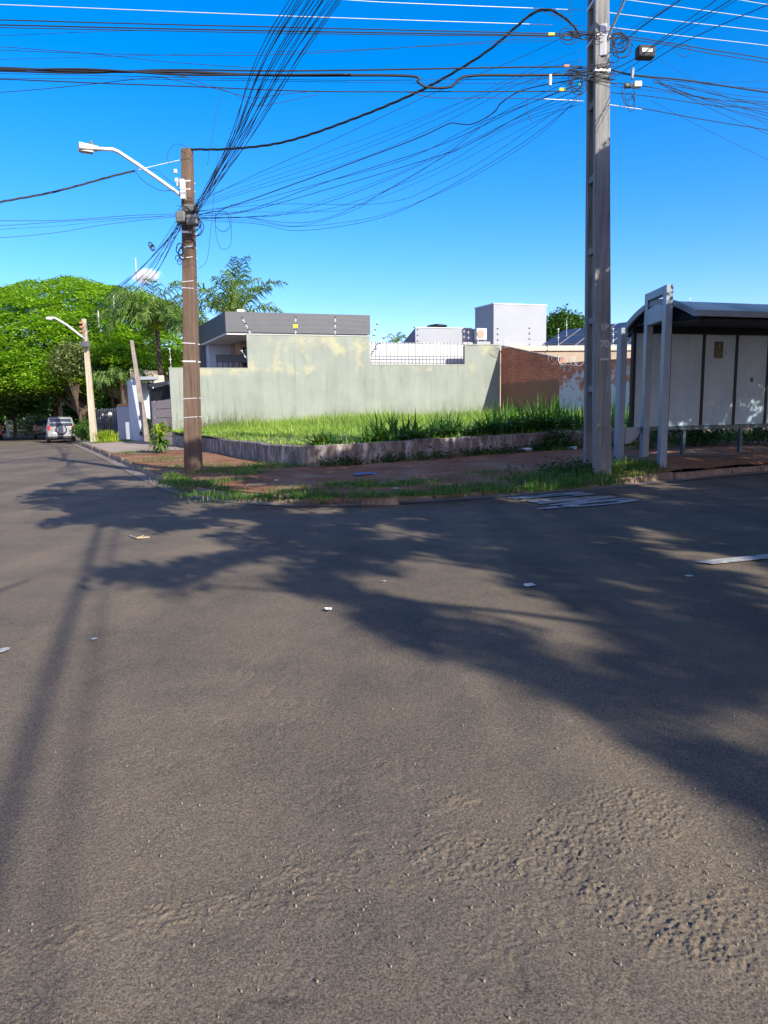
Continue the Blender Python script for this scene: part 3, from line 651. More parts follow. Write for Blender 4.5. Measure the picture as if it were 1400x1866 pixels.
# ------------------------------------------------------------------ white blocks behind
def frame_(p0, ang):
    def P(s, t, z): return (p0[0]+math.cos(ang)*s-.438*t, p0[1]+math.sin(ang)*s+.899*t, z)
    return P
p = atY(757, 597, 42); P2 = frame_((p.x, 42), GA); z6 = p.z
h2 = empty('white_house', (p.x, 42, .3), 'low white rendered house block with a sloping side wall behind the railing', 'house')
q = MB(); q.slab([P2(0, 0, .3), P2(0, 0, z6), P2(0, 2.6, z6-1.15), P2(0, 7, 3.6), P2(0, 7, .3)], Vector(P2(4.6, 0, 0))-Vector(P2(0, 0, 0))); q.build('wall', M['hwhite'], h2)
q = MB(); q.hexa([P2(-.03, -.04, z6), P2(3.6, -.04, z6), P2(3.6, .16, z6), P2(-.03, .16, z6)], [P2(-.03, -.04, z6+.05), P2(3.6, -.04, z6+.05), P2(3.6, .16, z6+.05), P2(-.03, .16, z6+.05)]); q.build('coping', M['white'], h2)
cw = empty('chimney_cowl', P2(1.7, 1.5, z6-.3), 'dark flat chimney cowl on top of the low white house', 'chimney cowl')
b = Vector(P2(1.7, .6, z6-.2)); ORG[cw] = b; cw.location = b
q = MB(); q.tube([b, b+Vector((0, 0, .32))], .22, 8); q.build('flue', M['hwhite'], cw); q = MB(); q.tube([b+Vector((0, 0, .36)), b+Vector((0, 0, .42)), b+Vector((0, 0, .5))], [.62, .6, .2], 12); q.build('cap', M['dark'], cw)
p = atY(900, 554, 41); P3 = frame_((p.x, 41), GA); z7 = p.z
h3 = empty('white_tower', (p.x, 41, .3), 'taller cubic white rendered house block right of the air conditioner', 'house')
q = MB(); q.hexa([P3(0, 0, .3), P3(3.4, 0, .3), P3(3.4, 1.9, .3), P3(0, 1.9, .3)], [P3(0, 0, z7), P3(3.4, 0, z7), P3(3.4, 1.9, z7), P3(0, 1.9, z7)]); q.build('wall', M['hwhite'], h3)
q = MB(); q.hexa([P3(-.03, -.03, z7), P3(3.43, -.03, z7), P3(3.43, 1.93, z7), P3(-.03, 1.93, z7)], [P3(-.03, -.03, z7+.06), P3(3.43, -.03, z7+.06), P3(3.43, 1.93, z7+.06), P3(-.03, 1.93, z7+.06)]); q.build('coping', M['white'], h3)
def ac(px, py, Y, w_, h_, label):
    c = atY(px, py, Y); r = empty('air_conditioner', (c.x, c.y, c.z-h_/2), label, 'air conditioner', 'air conditioner units on the white houses'); a = GA
    q = MB(); q.box((c.x, c.y, c.z), (w_, .32, h_), a); q.build('casing', M['acw'], r, bevel=.02)
    f = Vector((math.sin(a), -math.cos(a), 0)); e = Vector((math.cos(a), math.sin(a), 0)); cc = c+f*.17-e*w_*.12; up = Vector((0, 0, 1)); q = MB()
    q.slab([cc+e*math.cos(t)*h_*.36+up*math.sin(t)*h_*.36 for t in np.linspace(0, 6.283, 15)[:-1]], f*.015); q.build('fan_grille', M['beige'], r)
    q = MB()
    for s_ in (-.35, .35): q.beam(c+e*w_*s_-up*(h_/2+.12)+f*.1, c+e*w_*s_-up*(h_/2)+f*.1, .05, .3)
    q.build('bracket', M['steel'], r)
ac(876, 609, 40, .62, .62, 'tall off-white air conditioner unit against the white tower')
ac(775, 634, 40.5, .55, .55, 'left of the two half hidden air conditioner units above the railing')
ac(795, 634, 40.5, .62, .55, 'right of the two half hidden air conditioner units above the railing')
ac(852, 631, 40, .5, .4, 'small pale air conditioner unit just left of the tall one')
q = MB(); c = atY(878, 628, 39.6); q.box((c.x, c.y, c.z-.35), (.8, .5, 1.0), GA); tag(q.build('plinth', M['hwhite']), 'pale block below the tall air conditioner unit', 'plinth')
for (px, a, b, Yk, lb) in ((761, 600, 636, 40, 'dotted electric fence post at the left edge of the low white house'), (846, 598, 634, 39.6, 'first of two close electric fence posts left of the tall air conditioner'), (854, 600, 634, 39.8, 'second of two close electric fence posts left of the tall air conditioner'),
                           (907, 598, 634, 38, 'electric fence post with yellow insulators on the left of the white tower'), (965, 597, 632, 38, 'electric fence post in front of the right half of the white tower')):
    fpx(px, a, b, Yk, n_ins=7, label=lb, ms=M['hwhite'])
# ------------------------------------------------------------------ right neighbour with solar roof
p = atY(911, 632, 37.6); P4 = frame_((p.x, 37.8), math.radians(8)); z8 = atY(1100, 637, 38).z
h4 = empty('beige_house', (p.x, 37.8, .3), 'beige single storey house with pale parapet behind the brick wall', 'house')
q = MB(); q.hexa([P4(0, 0, .3), P4(16, 0, .3), P4(16, 9, .3), P4(0, 9, .3)], [P4(0, 0, z8), P4(16, 0, z8), P4(16, 9, z8), P4(0, 9, z8)]); q.build('wall', M['beige'], h4)
q = MB(); q.hexa([P4(-.1, -.12, z8), P4(16, -.12, z8), P4(16, .4, z8), P4(-.1, .4, z8)], [P4(-.1, -.12, z8+.24), P4(16, -.12, z8+.24), P4(16, .4, z8+.24), P4(-.1, .4, z8+.24)]); q.build('parapet', M['cream'], h4)
e0 = atY(982, 632, 41); e1 = atY(1260, 628, 44); r1 = atY(1300, 566, 53); r0 = atY(1026, 603, 47.5)
q = MB(); q.slab([e0, e1, r1, r0], (0, 0, -.12)); q.build('roof', M['hwhite'], h4)
for j in range(2):
    for i in range(9):
        u0, u1 = (i+.12+.0)/9, (i+1)/9; v0, v1 = .06+j*.46, .48+j*.46
        def rr(u, v): return (e0.lerp(e1, u)).lerp(r0.lerp(r1, u), v)+Vector((0, -.02, .05))
        q = MB(); q.slab([rr(u0, v0), rr(u1, v0), rr(u1, v1), rr(u0, v1)], (0, 0, .04)); s_ = q.build('solar_panel', M['solar']); ORG[s_] = ORG[s_]
        s_.parent = h4; s_.location = s_.location-h4.location; s_['label'] = 'dark blue solar panel'
fpx(1018, 598, 630, 37.5, n_ins=4, label='pale fence post on the beige parapet by the solar roof')
fpx(1033, 580, 612, 44, n_ins=3, label='thin mast on the ridge left of the solar panels')
fpx(1118, 598, 630, 37.5, n_ins=6, label='fence post on the beige parapet just right of the concrete pole')
fpx(1258, 543, 566, 46, n_ins=4, label='small dotted fence post above the bus shelter roof')
# ------------------------------------------------------------------ left street frontage
def LPt(s, off, z): return (-9.5-.438*s-.899*off, 32+.899*s-.438*off, z)   # s along street, off toward the road
gt_ = empty('driveway_gate', LPt(3, 0, .2), 'brown slatted driveway gate with open bars at the top beside the grey-green wall', 'gate')
q = MB()
for i in range(5): q.hexa([LPt(.15, .02, .2+i*.42), LPt(5.9, .02, .2+i*.42), LPt(5.9, -.05, .2+i*.42), LPt(.15, -.05, .2+i*.42)], [LPt(.15, .02, .59+i*.42), LPt(5.9, .02, .59+i*.42), LPt(5.9, -.05, .59+i*.42), LPt(.15, -.05, .59+i*.42)])
q.build('board_panel', M['gate'], gt_)
q = MB(); q.beam(LPt(.1, -.02, 3.0), LPt(6.1, -.02, 3.12), .14, .16); q.beam(LPt(6.1, -.02, .2), LPt(6.1, -.02, 3.2), .16, .16); q.build('frame', M['dgate'], gt_)
for i in range(14):
    q = MB(); q.beam(LPt(.3+i*.42, 0, 2.3), LPt(.3+i*.42, 0, 2.92), .05, .12); q.build('bar', M['dark'], gt_)
q = MB(); q.beam(LPt(.3, .9, 4), LPt(.3, .9, 4), .1, .1) if False else None
gb = MB(); gb.hexa([LPt(.3, -1.6, .2), LPt(6, -1.6, .2), LPt(6, -1.8, .2), LPt(.3, -1.8, .2)], [LPt(.3, -1.6, 3.0), LPt(6, -1.6, 3.0), LPt(6, -1.8, 3.0), LPt(.3, -1.8, 3.0)])
tag(gb.build('garage_wall', M['hwhite']), 'pale wall seen through the bars of the brown driveway gate', 'wall')
pt = empty('entrance_portal', (-14.2, 40, .1), 'pale entrance portal with flat white canopy left of the driveway gate', 'portal')
def pxbox(x0, x1, Y0, y0, y1, dep, name, m, par, yaw=None):
    """box whose front face spans photo columns x0..x1 at depth Y0; real depth dep along the side street"""
    a = atY(x0, y1, Y0); b = atY(x1, y1, Y0); zt = atY((x0+x1)/2, y0, Y0).z; e = (b-a); e.z = 0
    if yaw is not None: e = Vector((math.cos(yaw), math.sin(yaw), 0))*e.length
    dv = Vector((-.438, .899, 0))*dep; zb = -.3 if y1 > 790 else a.z; a = Vector((a.x, a.y, zb)); q = MB()
    q.slab([a, a+e, a+e+dv, a+dv], (0, 0, zt-zb)); return q.build(name, m, par)
pxbox(243, 263, 40, 692, 800, 1.2, 'pillar', M['bluewhite'], pt)
pxbox(263.2, 286, 41.2, 697, 800, .3, 'recess_wall', mat('white_lit_render', (.62, .68, .70), (.55, .6, .62), 1, .85, .15), pt)  # lit copy of the white: sunlight put into the colour
pxbox(246, 290, 39.6, 686, 692, 2.4, 'canopy', M['hwhite'], pt)
pxbox(281, 300, 43.5, 684, 702, 1.0, 'back_parapet', M['cream'], pt)
q = MB(); c = atY(272, 700, 41.1); q.box((c.x, c.y-.05, c.z-.1), (.16, .12, .42)); q.build('wall_lamp', M['dark'], pt)
q = MB(); c = atY(258, 758, 39.9); q.box((c.x, c.y-.04, c.z), (.14, .08, .22)); q.build('intercom', M['dark'], pt)
h5 = empty('shaded_house', (-18, 50, 0), 'grey-beige two storey side wall with a sunlit cream top behind the portal', 'house')
a = atY(203, 800, 52); b = atY(246, 800, 47); q = MB()
q.slab([(a.x, a.y, -.3), (b.x, b.y, -.3), (b.x, b.y, zat(246, 690, 47)), (a.x+(b.x-a.x)*.6, a.y+(b.y-a.y)*.6, zat(230, 678, 49)), (a.x+.8, a.y, zat(210, 684, 52)), (a.x, a.y, zat(205, 700, 52))], (2, 4, 0)); q.build('wall', M['beige'], h5)
q = MB(); q.slab([(a.x+.9, a.y-.1, zat(212, 684, 52)), (b.x, b.y-.1, zat(246, 690, 47)), (b.x, b.y-.1, zat(246, 672, 47)), (a.x+1.6, a.y-.1, zat(222, 672, 52))], (1, 3, 0)); q.build('parapet', M['cream'], h5)
q = MB()
c = atY(225, 667, 52); q.tube([c-Vector((0, 0, .6)), c+Vector((0, 0, .3)), c+Vector((0, 0, .5))], [.75, .7, .3], 10); tag(q.build('water_tank', M['blue'], smooth=True), 'blue round water tank on the roof under the big tree', 'water tank')
r5 = empty('cream_house', (-15, 55, 0), 'cream house tops showing between the palms left of the wooden pole', 'house')
for (x0, x1, y0, y1, Yk) in ((246, 262, 684, 700, 54), (262, 312, 676, 700, 56), (365, 392, 668, 680, 48)):
    pxbox(x0, x1, Yk, y0, y1, 2, 'wall', M['cream'], r5)
lw = empty('garden_wall', (-18, 43, 0), 'shaded bluish garden wall with a clay coloured cap left of the portal', 'wall')
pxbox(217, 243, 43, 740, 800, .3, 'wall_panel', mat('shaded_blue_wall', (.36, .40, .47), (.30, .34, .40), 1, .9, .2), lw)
pxbox(215, 244, 42.95, 736, 740, .36, 'coping', M['orange'], lw)
fg = empty('garden_gate', (-20, 45, 0), 'dark metal garden gate and fence beyond the bluish garden wall', 'gate')
a = atY(168, 800, 50); b = atY(217, 800, 44.5)
for i in range(15):
    p = a.lerp(b, i/14); q = MB(); q.beam((p.x, p.y, -.25), (p.x, p.y, zat(190, 745, 47)), .09, .05); q.build('bar', M['dgate'], fg)
for zf in (.3, 1.1, 2.0):
    q = MB(); q.beam((a.x, a.y+.06, zf), (b.x, b.y+.06, zf), .05, .08); q.build('rail', M['dgate'], fg)
q = MB(); q.slab([(a.x, a.y+.2, -.3), (b.x, b.y+.2, -.3), (b.x, b.y+.2, 1.4), (a.x, a.y+.2, 1.4)], (.02, .05, 0)); q.build('metal_sheet', M['dgate'], fg)
mp_ = empty('meter_post', (-17.5, 42, 0), 'slim post with a weathered meter box in front of the garden wall', 'meter post')
c = atY(248, 798, 41.3); q = MB(); q.beam((c.x, c.y, -.1), (c.x-.05, c.y, 1.55), .09, .09); q.build('post', M['wood'], mp_)
c = atY(247, 762, 41.2); q = MB(); q.box((c.x, c.y, c.z), (.32, .18, .5)); q.build('meter_box', M['olivebox'] if 'olivebox' in M else M['boxgrey'], mp_, bevel=.02)
for (px, Yk, rr_) in ((201, 44, .18), (190, 47, .14)):
    c = atY(px, 756, Yk); bt = atY(px-2, 796, Yk); q = MB(); q.tube([(bt.x, bt.y, -.2), (c.x, c.y, c.z-.2), (c.x+.05, c.y, c.z)], [.07, .06, .05], 6); o = q.build('gate_post_light', M['wood'], smooth=True)
    tag(o, 'slender stump topped with a pale globe %s' % ('nearer the garden wall' if px > 195 else 'farther along the dark fence'), 'post light'); q = MB(); q.tube([c-Vector((0, 0, rr_)), c-Vector((0, 0, rr_*.6)), c, c+Vector((0, 0, rr_*.6)), c+Vector((0, 0, rr_))], [.02, rr_*.8, rr_, rr_*.8, .02], 8); q.build('globe', M['acw'], o, smooth=True)
# ------------------------------------------------------------------ bus shelter
SA = math.radians(17); S0 = (6.0, 17.1)
def SP(x, y, z): return Vector((S0[0]+math.cos(SA)*x+math.sin(SA)*y, S0[1]+math.sin(SA)*x-math.cos(SA)*y, z))   # y toward the street
bs = empty('bus_shelter', tuple(SP(3, 0, .5)), 'bus shelter with frosted white back panels and a curved dark teal roof', 'bus shelter')
def sbox(x0, x1, y0, y1, z0, z1, name, m, par=bs, bevel=0):
    q = MB(); q.hexa([SP(x0, y0, z0), SP(x0, y1, z0), SP(x1, y1, z0), SP(x1, y0, z0)][::-1], [SP(x0, y0, z1), SP(x0, y1, z1), SP(x1, y1, z1), SP(x1, y0, z1)][::-1]); return q.build(name, m, par, bevel=bevel)
ZB, ZT = 1.08, 3.28; PW = 1.0
for i in range(7):
    o = sbox(i*PW+.06, (i+1)*PW-.035, .02, .05, ZB, ZT, 'back_panel', M['frost'])
    if i == 3: pass
for i in range(8):
    sbox(i*PW-.035, i*PW+.045, -.03, .065, ZB, ZT+.02, 'divider', M['dark'])
for i in (1.55, 3.3, 5.8): sbox(i-.04, i+.04, -.04, .04, 0, ZB-.09, 'leg', M['dteal'])
sbox(-.05, 7.3, -.05, .08, ZB-.10, ZB-.003, 'bottom_rail', M['dteal']); sbox(-.08, 7.3, -.06, .09, ZT+.003, ZT+.16, 'top_beam', M['dark'])
def vault(t): # t 0 back .. 1 front -> (y, z)
    y = -.2+2.45*t; return y, 3.36+.10*t+.46*math.sin(math.pi*t**.92)
rf = MB(); nv_ = 16
for i in range(nv_):
    ya, za = vault(i/nv_); yb, zb = vault((i+1)/nv_)
    rf.hexa([SP(-.12, ya, za-.03), SP(-.12, yb, zb-.03), SP(7.5, yb, zb-.03), SP(7.5, ya, za-.03)][::-1], [SP(-.12, ya, za), SP(-.12, yb, zb), SP(7.5, yb, zb), SP(7.5, ya, za)][::-1])
rf.build('roof', M['roofteal'], bs)
gd = MB(); pr_ = [vault(i/nv_) for i in range(nv_+1)]
for i in range(nv_):
    (ya, za), (yb, zb) = pr_[i], pr_[i+1]; gd.beam(SP(-.15, ya, za-.02), SP(-.15, yb, zb-.02), .06, .12)
gd.build('roof_edge', M['steel'], bs)
ft = MB(); y1, z1 = vault(1); ft.beam(SP(-.18, y1+.03, z1-.01), SP(7.6, y1+.03, z1-.01), .06, .12); ft.build('front_gutter', M['steel'], bs)
for xi in (0.0, 3.5, 7.2):   # ceiling ribs
    q = MB()
    for i in range(nv_):
        (ya, za), (yb, zb) = pr_[i], pr_[i+1]; q.beam(SP(xi, ya, za-.1), SP(xi, yb, zb-.1), .08, .12)
    q.build('rib', M['dark'], bs)
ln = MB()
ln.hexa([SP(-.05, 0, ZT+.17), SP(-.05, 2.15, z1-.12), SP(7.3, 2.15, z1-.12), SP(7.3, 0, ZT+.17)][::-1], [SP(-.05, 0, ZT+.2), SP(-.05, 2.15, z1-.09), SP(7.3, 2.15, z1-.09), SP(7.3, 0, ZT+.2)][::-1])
ln.build('ceiling', mat('shade_black', (.004, .006, .008), (.006, .008, .01)), bs)  # near-black sheet: the shade under the roof put into its colour
gb2 = MB(); gb2.slab([SP(0.02, a, b_-.06) for a, b_ in pr_]+[SP(.02, 2.2, z1-.13), SP(.02, -.05, ZT+.17)], SP(.06, 0, 0)-SP(.02, 0, 0)); gb2.build('gable_panel', M['dteal'], bs)
# notice and round sticker on the panels
q = MB(); n0 = SP(2.36, .055, 0); nt_ = MB(); nt_.hexa([SP(2.32, .052, 2.72), SP(2.32, .06, 2.72), SP(2.58, .06, 2.72), SP(2.58, .052, 2.72)][::-1], [SP(2.32, .052, 3.12), SP(2.32, .06, 3.12), SP(2.58, .06, 3.12), SP(2.58, .052, 3.12)][::-1])
no = nt_.build('notice', mat('dark_notice', (.035, .03, .015), (.06, .05, .02), 8, .5, 0), bs); 
q = MB(); q.hexa([SP(2.35, .061, 2.75), SP(2.35, .065, 2.75), SP(2.55, .065, 2.75), SP(2.55, .061, 2.75)][::-1], [SP(2.35, .061, 2.90), SP(2.35, .065, 2.90), SP(2.55, .065, 2.90), SP(2.55, .061, 2.90)][::-1]); q.build('notice_text_block', mat('ochre_print', (.14, .11, .04), (.05, .04, .02), 30, .5, 0), no)
q = MB(); q.hexa([SP(2.42, .061, 2.95), SP(2.42, .065, 2.95), SP(2.47, .065, 2.95), SP(2.47, .061, 2.95)][::-1], [SP(2.44, .061, 3.07), SP(2.44, .065, 3.07), SP(2.49, .065, 3.07), SP(2.49, .061, 3.07)][::-1]); q.build('figure', mat('tan_print', (.22, .16, .07)), no)
q = MB(); q.slab([SP(3.52+.045*math.cos(t), .055, 2.18+.05*math.sin(t)) for t in np.linspace(0, 6.28, 15)[:-1]], SP(0, .004, 0)-SP(0, 0, 0)); q.build('round_sticker', mat('dark_blue_sticker', (.02, .06, .12)), bs)
# totem frame beside the shelter
T3 = Vector((6.0, 15.2, 0)); T2 = Vector((6.02, 16.5, 0)); T1 = Vector((5.39, 15.9, 0))
ds = (T3-T2).normalized(); zt3, zt2 = zat(1225, 521, 15.2), zat(1176, 533, 16.5)
tf = empty('totem_frame', (6.0, 15.9, vz(6, 15.9)), 'tall grey steel portal frame standing at the left end of the bus shelter', 'frame')
PWd = .2; x2, y2 = T2.x, T2.y; x3, y3 = T3.x, T3.y
zt = (zt2+zt3)/2; wv = Vector((.17, .05, 0)); dvv = Vector((ds.x, ds.y, 0))
def tpost(c, z1_, name='post', w1=.2, th=.17):
    q = MB(); s_ = Vector((.957, .29, 0))*th; a = Vector((c.x, c.y, -.1)); q.slab([a, a+s_, a+s_+dvv*w1, a+dvv*w1], (0, 0, z1_+.1)); return q.build(name, M['steel'], tf, bevel=.008)
tpost(T3-dvv*.2, zt); tpost(T2, zt)
L23 = (T3-T2).length
def tbar(z0_, z1_, arch=0, name='crossbar'):
    q = MB(); s_ = Vector((.957, .29, 0))*.168; a = T2+dvv*.203; b = T3-dvv*.203; N = 8
    pl = [Vector((a.x, a.y, z0_)), Vector((b.x, b.y, z0_))]+[Vector((a.x+(b.x-a.x)*t, a.y+(b.y-a.y)*t, z1_+arch*math.sin(math.pi*t))) for t in np.linspace(1, 0, N)]
    q.slab(pl, s_); q.build(name, M['steel'], tf, bevel=.005)
tbar(zt-.17, zt-.004); zA = zat(1200, 588, 15.8); zB_ = zat(1200, 560, 15.8); tbar(zA, zB_, .05, 'lintel')
zt1 = zat(1140, 597, 15.9); q = MB(); a = Vector((T1.x-.08, T1.y, -.1)); q.slab([a, a+Vector((.16, .05, 0)), a+Vector((.12, .22, 0)), a+Vector((-.04, .17, 0))], (0, 0, zt1+.1)); q.build('short_post', M['steel'], tf, bevel=.008)
q = MB(); a = T1+Vector((.05, .1, 0)); b = T2+Vector((0, 0, 0)); zz0, zz1 = zat(1150, 779, 16), zat(1150, 809, 16)
q.slab([Vector((a.x, a.y, zz1)), Vector((a.x*.7+b.x*.3, a.y*.7+b.y*.3, zz1+.02)), Vector((b.x, b.y, zz1+.28)), Vector((b.x, b.y, zz0)), Vector((a.x, a.y, zz0))], (.05, -.05, 0)); q.build('gusset_plate', M['steel'], tf)
# ------------------------------------------------------------------ poles
def px_pole_pts(b, t, N=8): return [b.lerp(t, i/(N-1)) for i in range(N)]
PCb = Vector((4.44, 14.55, .1)); 
def cpole():
    r = empty('concrete_pole', tuple(PCb), 'tall grey double-T concrete utility pole in front of the bus shelter', 'utility pole')
    H = 11.6; LX = -.27; yaw = math.radians(4.4); fx = Vector((math.cos(yaw), math.sin(yaw), 0)); fy = Vector((-math.sin(yaw), math.cos(yaw), 0))
    # front flange (faces the camera and right), rear flange and web between
    def flange(y0b, y0t, tb, ttp, wb_, wt_, name):
        q = MB(); b0 = PCb; t0 = PCb+Vector((LX, 0, H)); 
        q.hexa([b0-fx*wb_/2+fy*y0b, b0+fx*wb_/2+fy*y0b, b0+fx*wb_/2+fy*(y0b+tb), b0-fx*wb_/2+fy*(y0b+tb)], [t0-fx*wt_/2+fy*y0t, t0+fx*wt_/2+fy*y0t, t0+fx*wt_/2+fy*(y0t+ttp), t0-fx*wt_/2+fy*(y0t+ttp)]); return q.build(name, M['conc'], r, bevel=.02)
    f = flange(-.33, -.20, .13, .10, .37, .25, 'front_flange'); flange(.18, .08, .13, .10, .37, .25, 'rear_flange')
    q = MB(); t0 = PCb+Vector((LX, 0, H)); k = 0; z = 1.15
    while z < H-.2:
        z2 = min(z+(1.35 if z > 1.3 else .75), H); A_ = PCb.lerp(t0, z/H); B_ = PCb.lerp(t0, (z2-.12)/H)
        for (C1, C2, hw) in ((A_, B_, .06),): q.hexa([C1-fx*hw-fy*.21, C1+fx*hw-fy*.21, C1+fx*hw+fy*.21, C1-fx*hw+fy*.21], [C2-fx*hw*.9-fy*.15, C2+fx*hw*.9-fy*.15, C2+fx*hw*.9+fy*.15, C2-fx*hw*.9+fy*.15])
        C1, C2 = B_, PCb.lerp(t0, z2/H); q.hexa([C1-fx*.13-fy*.205, C1+fx*.13-fy*.205, C1+fx*.13+fy*.205, C1-fx*.13+fy*.205], [C2-fx*.13-fy*.2, C2+fx*.13-fy*.2, C2+fx*.13+fy*.2, C2-fx*.13+fy*.2]); z = z2
    q.build('web', M['conc'], r)
    for zc in (7.75, 8.35, 9.0, 9.45):   # steel straps
        c = PCb+Vector((LX*zc/H, 0, zc)); q = MB(); hw = .185-.06*zc/H+.004; hd = .33-.13*zc/H+.004; hd2 = .31-.13*zc/H
        q.hexa([c-fx*hw-fy*hd, c+fx*hw-fy*hd, c+fx*hw+fy*hd2, c-fx*hw+fy*hd2], [c-fx*hw-fy*hd+Vector((0, 0, .045)), c+fx*hw-fy*hd+Vector((0, 0, .045)), c+fx*hw+fy*hd2+Vector((0, 0, .045)), c-fx*hw+fy*hd2+Vector((0, 0, .045))]); q.build('strap', M['alu'], r)
    # stencilled marks on the front face
    nrm_ = -fy
    for body, zc, sz in (('1P', 3.02, .17), ('70', 2.70, .19), ('\u2013', 2.42, .3)):
        hw = .33-.13*zc/H; c = PCb+Vector((LX*zc/H, 0, zc))+nrm_*(hw+.012)+fx*.03
        R_ = Matrix(((fx.x, 0, nrm_.x, c.x), (fx.y, 0, nrm_.y, c.y), (0, 1, 0, c.z), (0, 0, 0, 1)))
        text_mesh('stencil', body, mat('stencil_white', (.6, .62, .62), (.35, .35, .35), 30, .8, 0), R_ @ Matrix.Diagonal((sz, sz, 1, 1)), parent=r, bold=.03)
    return r, fx, fy
cp_, cfx, cfy = cpole()
WPb = Vector((-4.62, 17.1, .12)); WPt = atY(341, 271, 17.1)
def wpole():
    r = empty('wooden_pole', tuple(WPb), 'weathered brown utility pole with white bands at the grassy corner', 'utility pole')
    q = MB(); q.beam(WPb, WPt, .36, .30) if False else None
    e = Vector((1, 0, 0)); f = Vector((.25, 1, 0)).normalized(); a = WPb; b = WPt; wb_, wt_ = .185, .105
    q = MB(); q.hexa([a-e*wb_-f*.13, a+e*wb_-f*.13, a+e*wb_*.9+f*.13, a-e*wb_+f*.13], [b-e*wt_-f*.1, b+e*wt_-f*.1, b+e*wt_+f*.1, b-e*wt_+f*.1]); q.build('shaft', M['wood'], r, bevel=.03)
    for (yy, h_) in ((425, .07), (450, .04), (469, .03), (512, .02), (526, .02), (627, .03), (660, .05), (726, .02), (760, .02), (330, .04), (345, .03)):
        zc = zat(348, yy, 17); t = (zc-a.z)/(b.z-a.z); c = a.lerp(b, t); hw = wb_+(wt_-wb_)*t-.004; h_ *= .7; q = MB()
        tl = random.uniform(-.03, .03)
        q.hexa([c-e*hw-f*(.004+.13-.03*t)+Vector((0, 0, tl)), c+e*hw-f*(.004+.13-.03*t), c+e*hw+f*.13, c-e*hw+f*.13], [c-e*hw-f*(.004+.13-.03*t)+Vector((0, 0, h_+tl)), c+e*hw-f*(.004+.13-.03*t)+Vector((0, 0, h_)), c+e*hw+f*.13+Vector((0, 0, h_)), c-e*hw+f*.13+Vector((0, 0, h_))]); q.build('strap', M['alu'], r)
    return r
wpole()
def slim_pole(name, pb_, ptp, Y, w0, w1, m, label, parent=None):
    b = atY(*pb_, Y); t = atY(*ptp, Y); r = empty(name, (b.x, b.y, b.z), label, 'utility pole'); q = MB()
    b = b-Vector((0, 0, .3)); e = Vector((1, 0, 0)); f = Vector((0, 1, 0)); q.hexa([b-e*w0-f*w0, b+e*w0-f*w0, b+e*w0+f*w0, b-e*w0+f*w0], [t-e*w1-f*w1, t+e*w1-f*w1, t+e*w1+f*w1, t-e*w1+f*w1]); q.build('shaft', m, r, bevel=.02)
    return r, t
def lamp(pts, Yk, label, r0=.045, hs_=1.0, Ye=None):
    P = [atY(x, y, Yk+(Ye or 0)*i/(len(pts)-1)) for i, (x, y) in enumerate(pts)]; rt = empty('street_lamp', tuple(P[0]), label, 'street lamp'); q = MB(); q.tube(P, r0, 8); q.build('arm', M['lampw'], rt, smooth=True)
    c = P[-1]; d = (P[-1]-P[-2]); d.z = 0; d.normalize(); s_ = Vector((-d.y, d.x, 0)); up = Vector((0, 0, 1)); q = MB(); L, W_, Hh = .48*hs_, .17*hs_, .11*hs_
    q.hexa([c-s_*W_*.5-up*Hh*.4, c+d*L-s_*W_-up*Hh, c+d*L+s_*W_-up*Hh, c+s_*W_*.5-up*Hh*.4], [c-s_*W_*.5+up*Hh*.4, c+d*L-s_*W_+up*Hh*.5, c+d*L+s_*W_+up*Hh*.5, c+s_*W_*.5+up*Hh*.4]); q.build('head', M['lampw'], rt, bevel=.02)
    q = MB(); cc = c+d*L*.35+up*Hh*.6; q.tube([cc, cc+up*.09*hs_], .045*hs_, 8); q.build('photocell', M['boxgrey'], rt)
    q = MB(); cc = c+d*L*.6-up*Hh*1.02; q.box((cc.x, cc.y, cc.z), (L*.6, L*.4, .03), math.atan2(d.y, d.x)); q.build('lens', mat('lamp_lens', (.6, .6, .55)), rt)
    return rt
M['lampw'] = mat('galvanised_white', (.72, .73, .72), (.62, .63, .62), 4, .5, .1)
l1 = lamp([(336, 362), (325, 352), (290, 327), (250, 299), (215, 276), (205, 272), (180, 271)], 17.0, 'white street lamp on a long curved arm high on the brown pole', .04, .85, Ye=-.8)
q = MB(); a = atY(332, 345, 16.85); q.box((a.x+.02, a.y, a.z), (.1, .12, .42)); q.build('bracket', M['lampw'], l1)
P3r, P3t = slim_pole('concrete_pole', (172, 806), (153, 581), 41, .17, .10, M['paleconc'], 'pale concrete utility pole beside the parked silver car')
lamp([(154, 617), (140, 606), (122, 592), (105, 582), (100, 579)], 40.8, 'street lamp on the pale concrete pole against the big tree', .06, .9)
for (px, py) in ((149, 588), (149, 596), (149, 604)):
    c = atY(px, py, 40.7); q = MB(); q.tube([c-Vector((.1, 0, 0)), c+Vector((.08, 0, 0))], .07, 7); o = q.build('insulator', M['orange'], P3r)
c = atY(155, 627, 40.6); q = MB(); q.box((c.x, c.y, c.z), (.5, .3, .3)); q.build('splice_box', M['boxgrey'], P3r)
slim_pole('leaning_pole', (268, 797), (240, 620), 39, .15, .08, mat('greyed_post', (.36, .31, .26), (.22, .18, .15), 3, .9, .3), 'grey leaning service pole in front of the entrance portal')
slim_pole('far_pole', (113, 775), (107, 718), 62, .14, .11, M['paleconc'], 'distant pale pole rising behind the silver car')
slim_pole('far_pole', (15, 792), (12, 765), 66, .1, .08, M['paleconc'], 'short pale post under the trees at the far left')
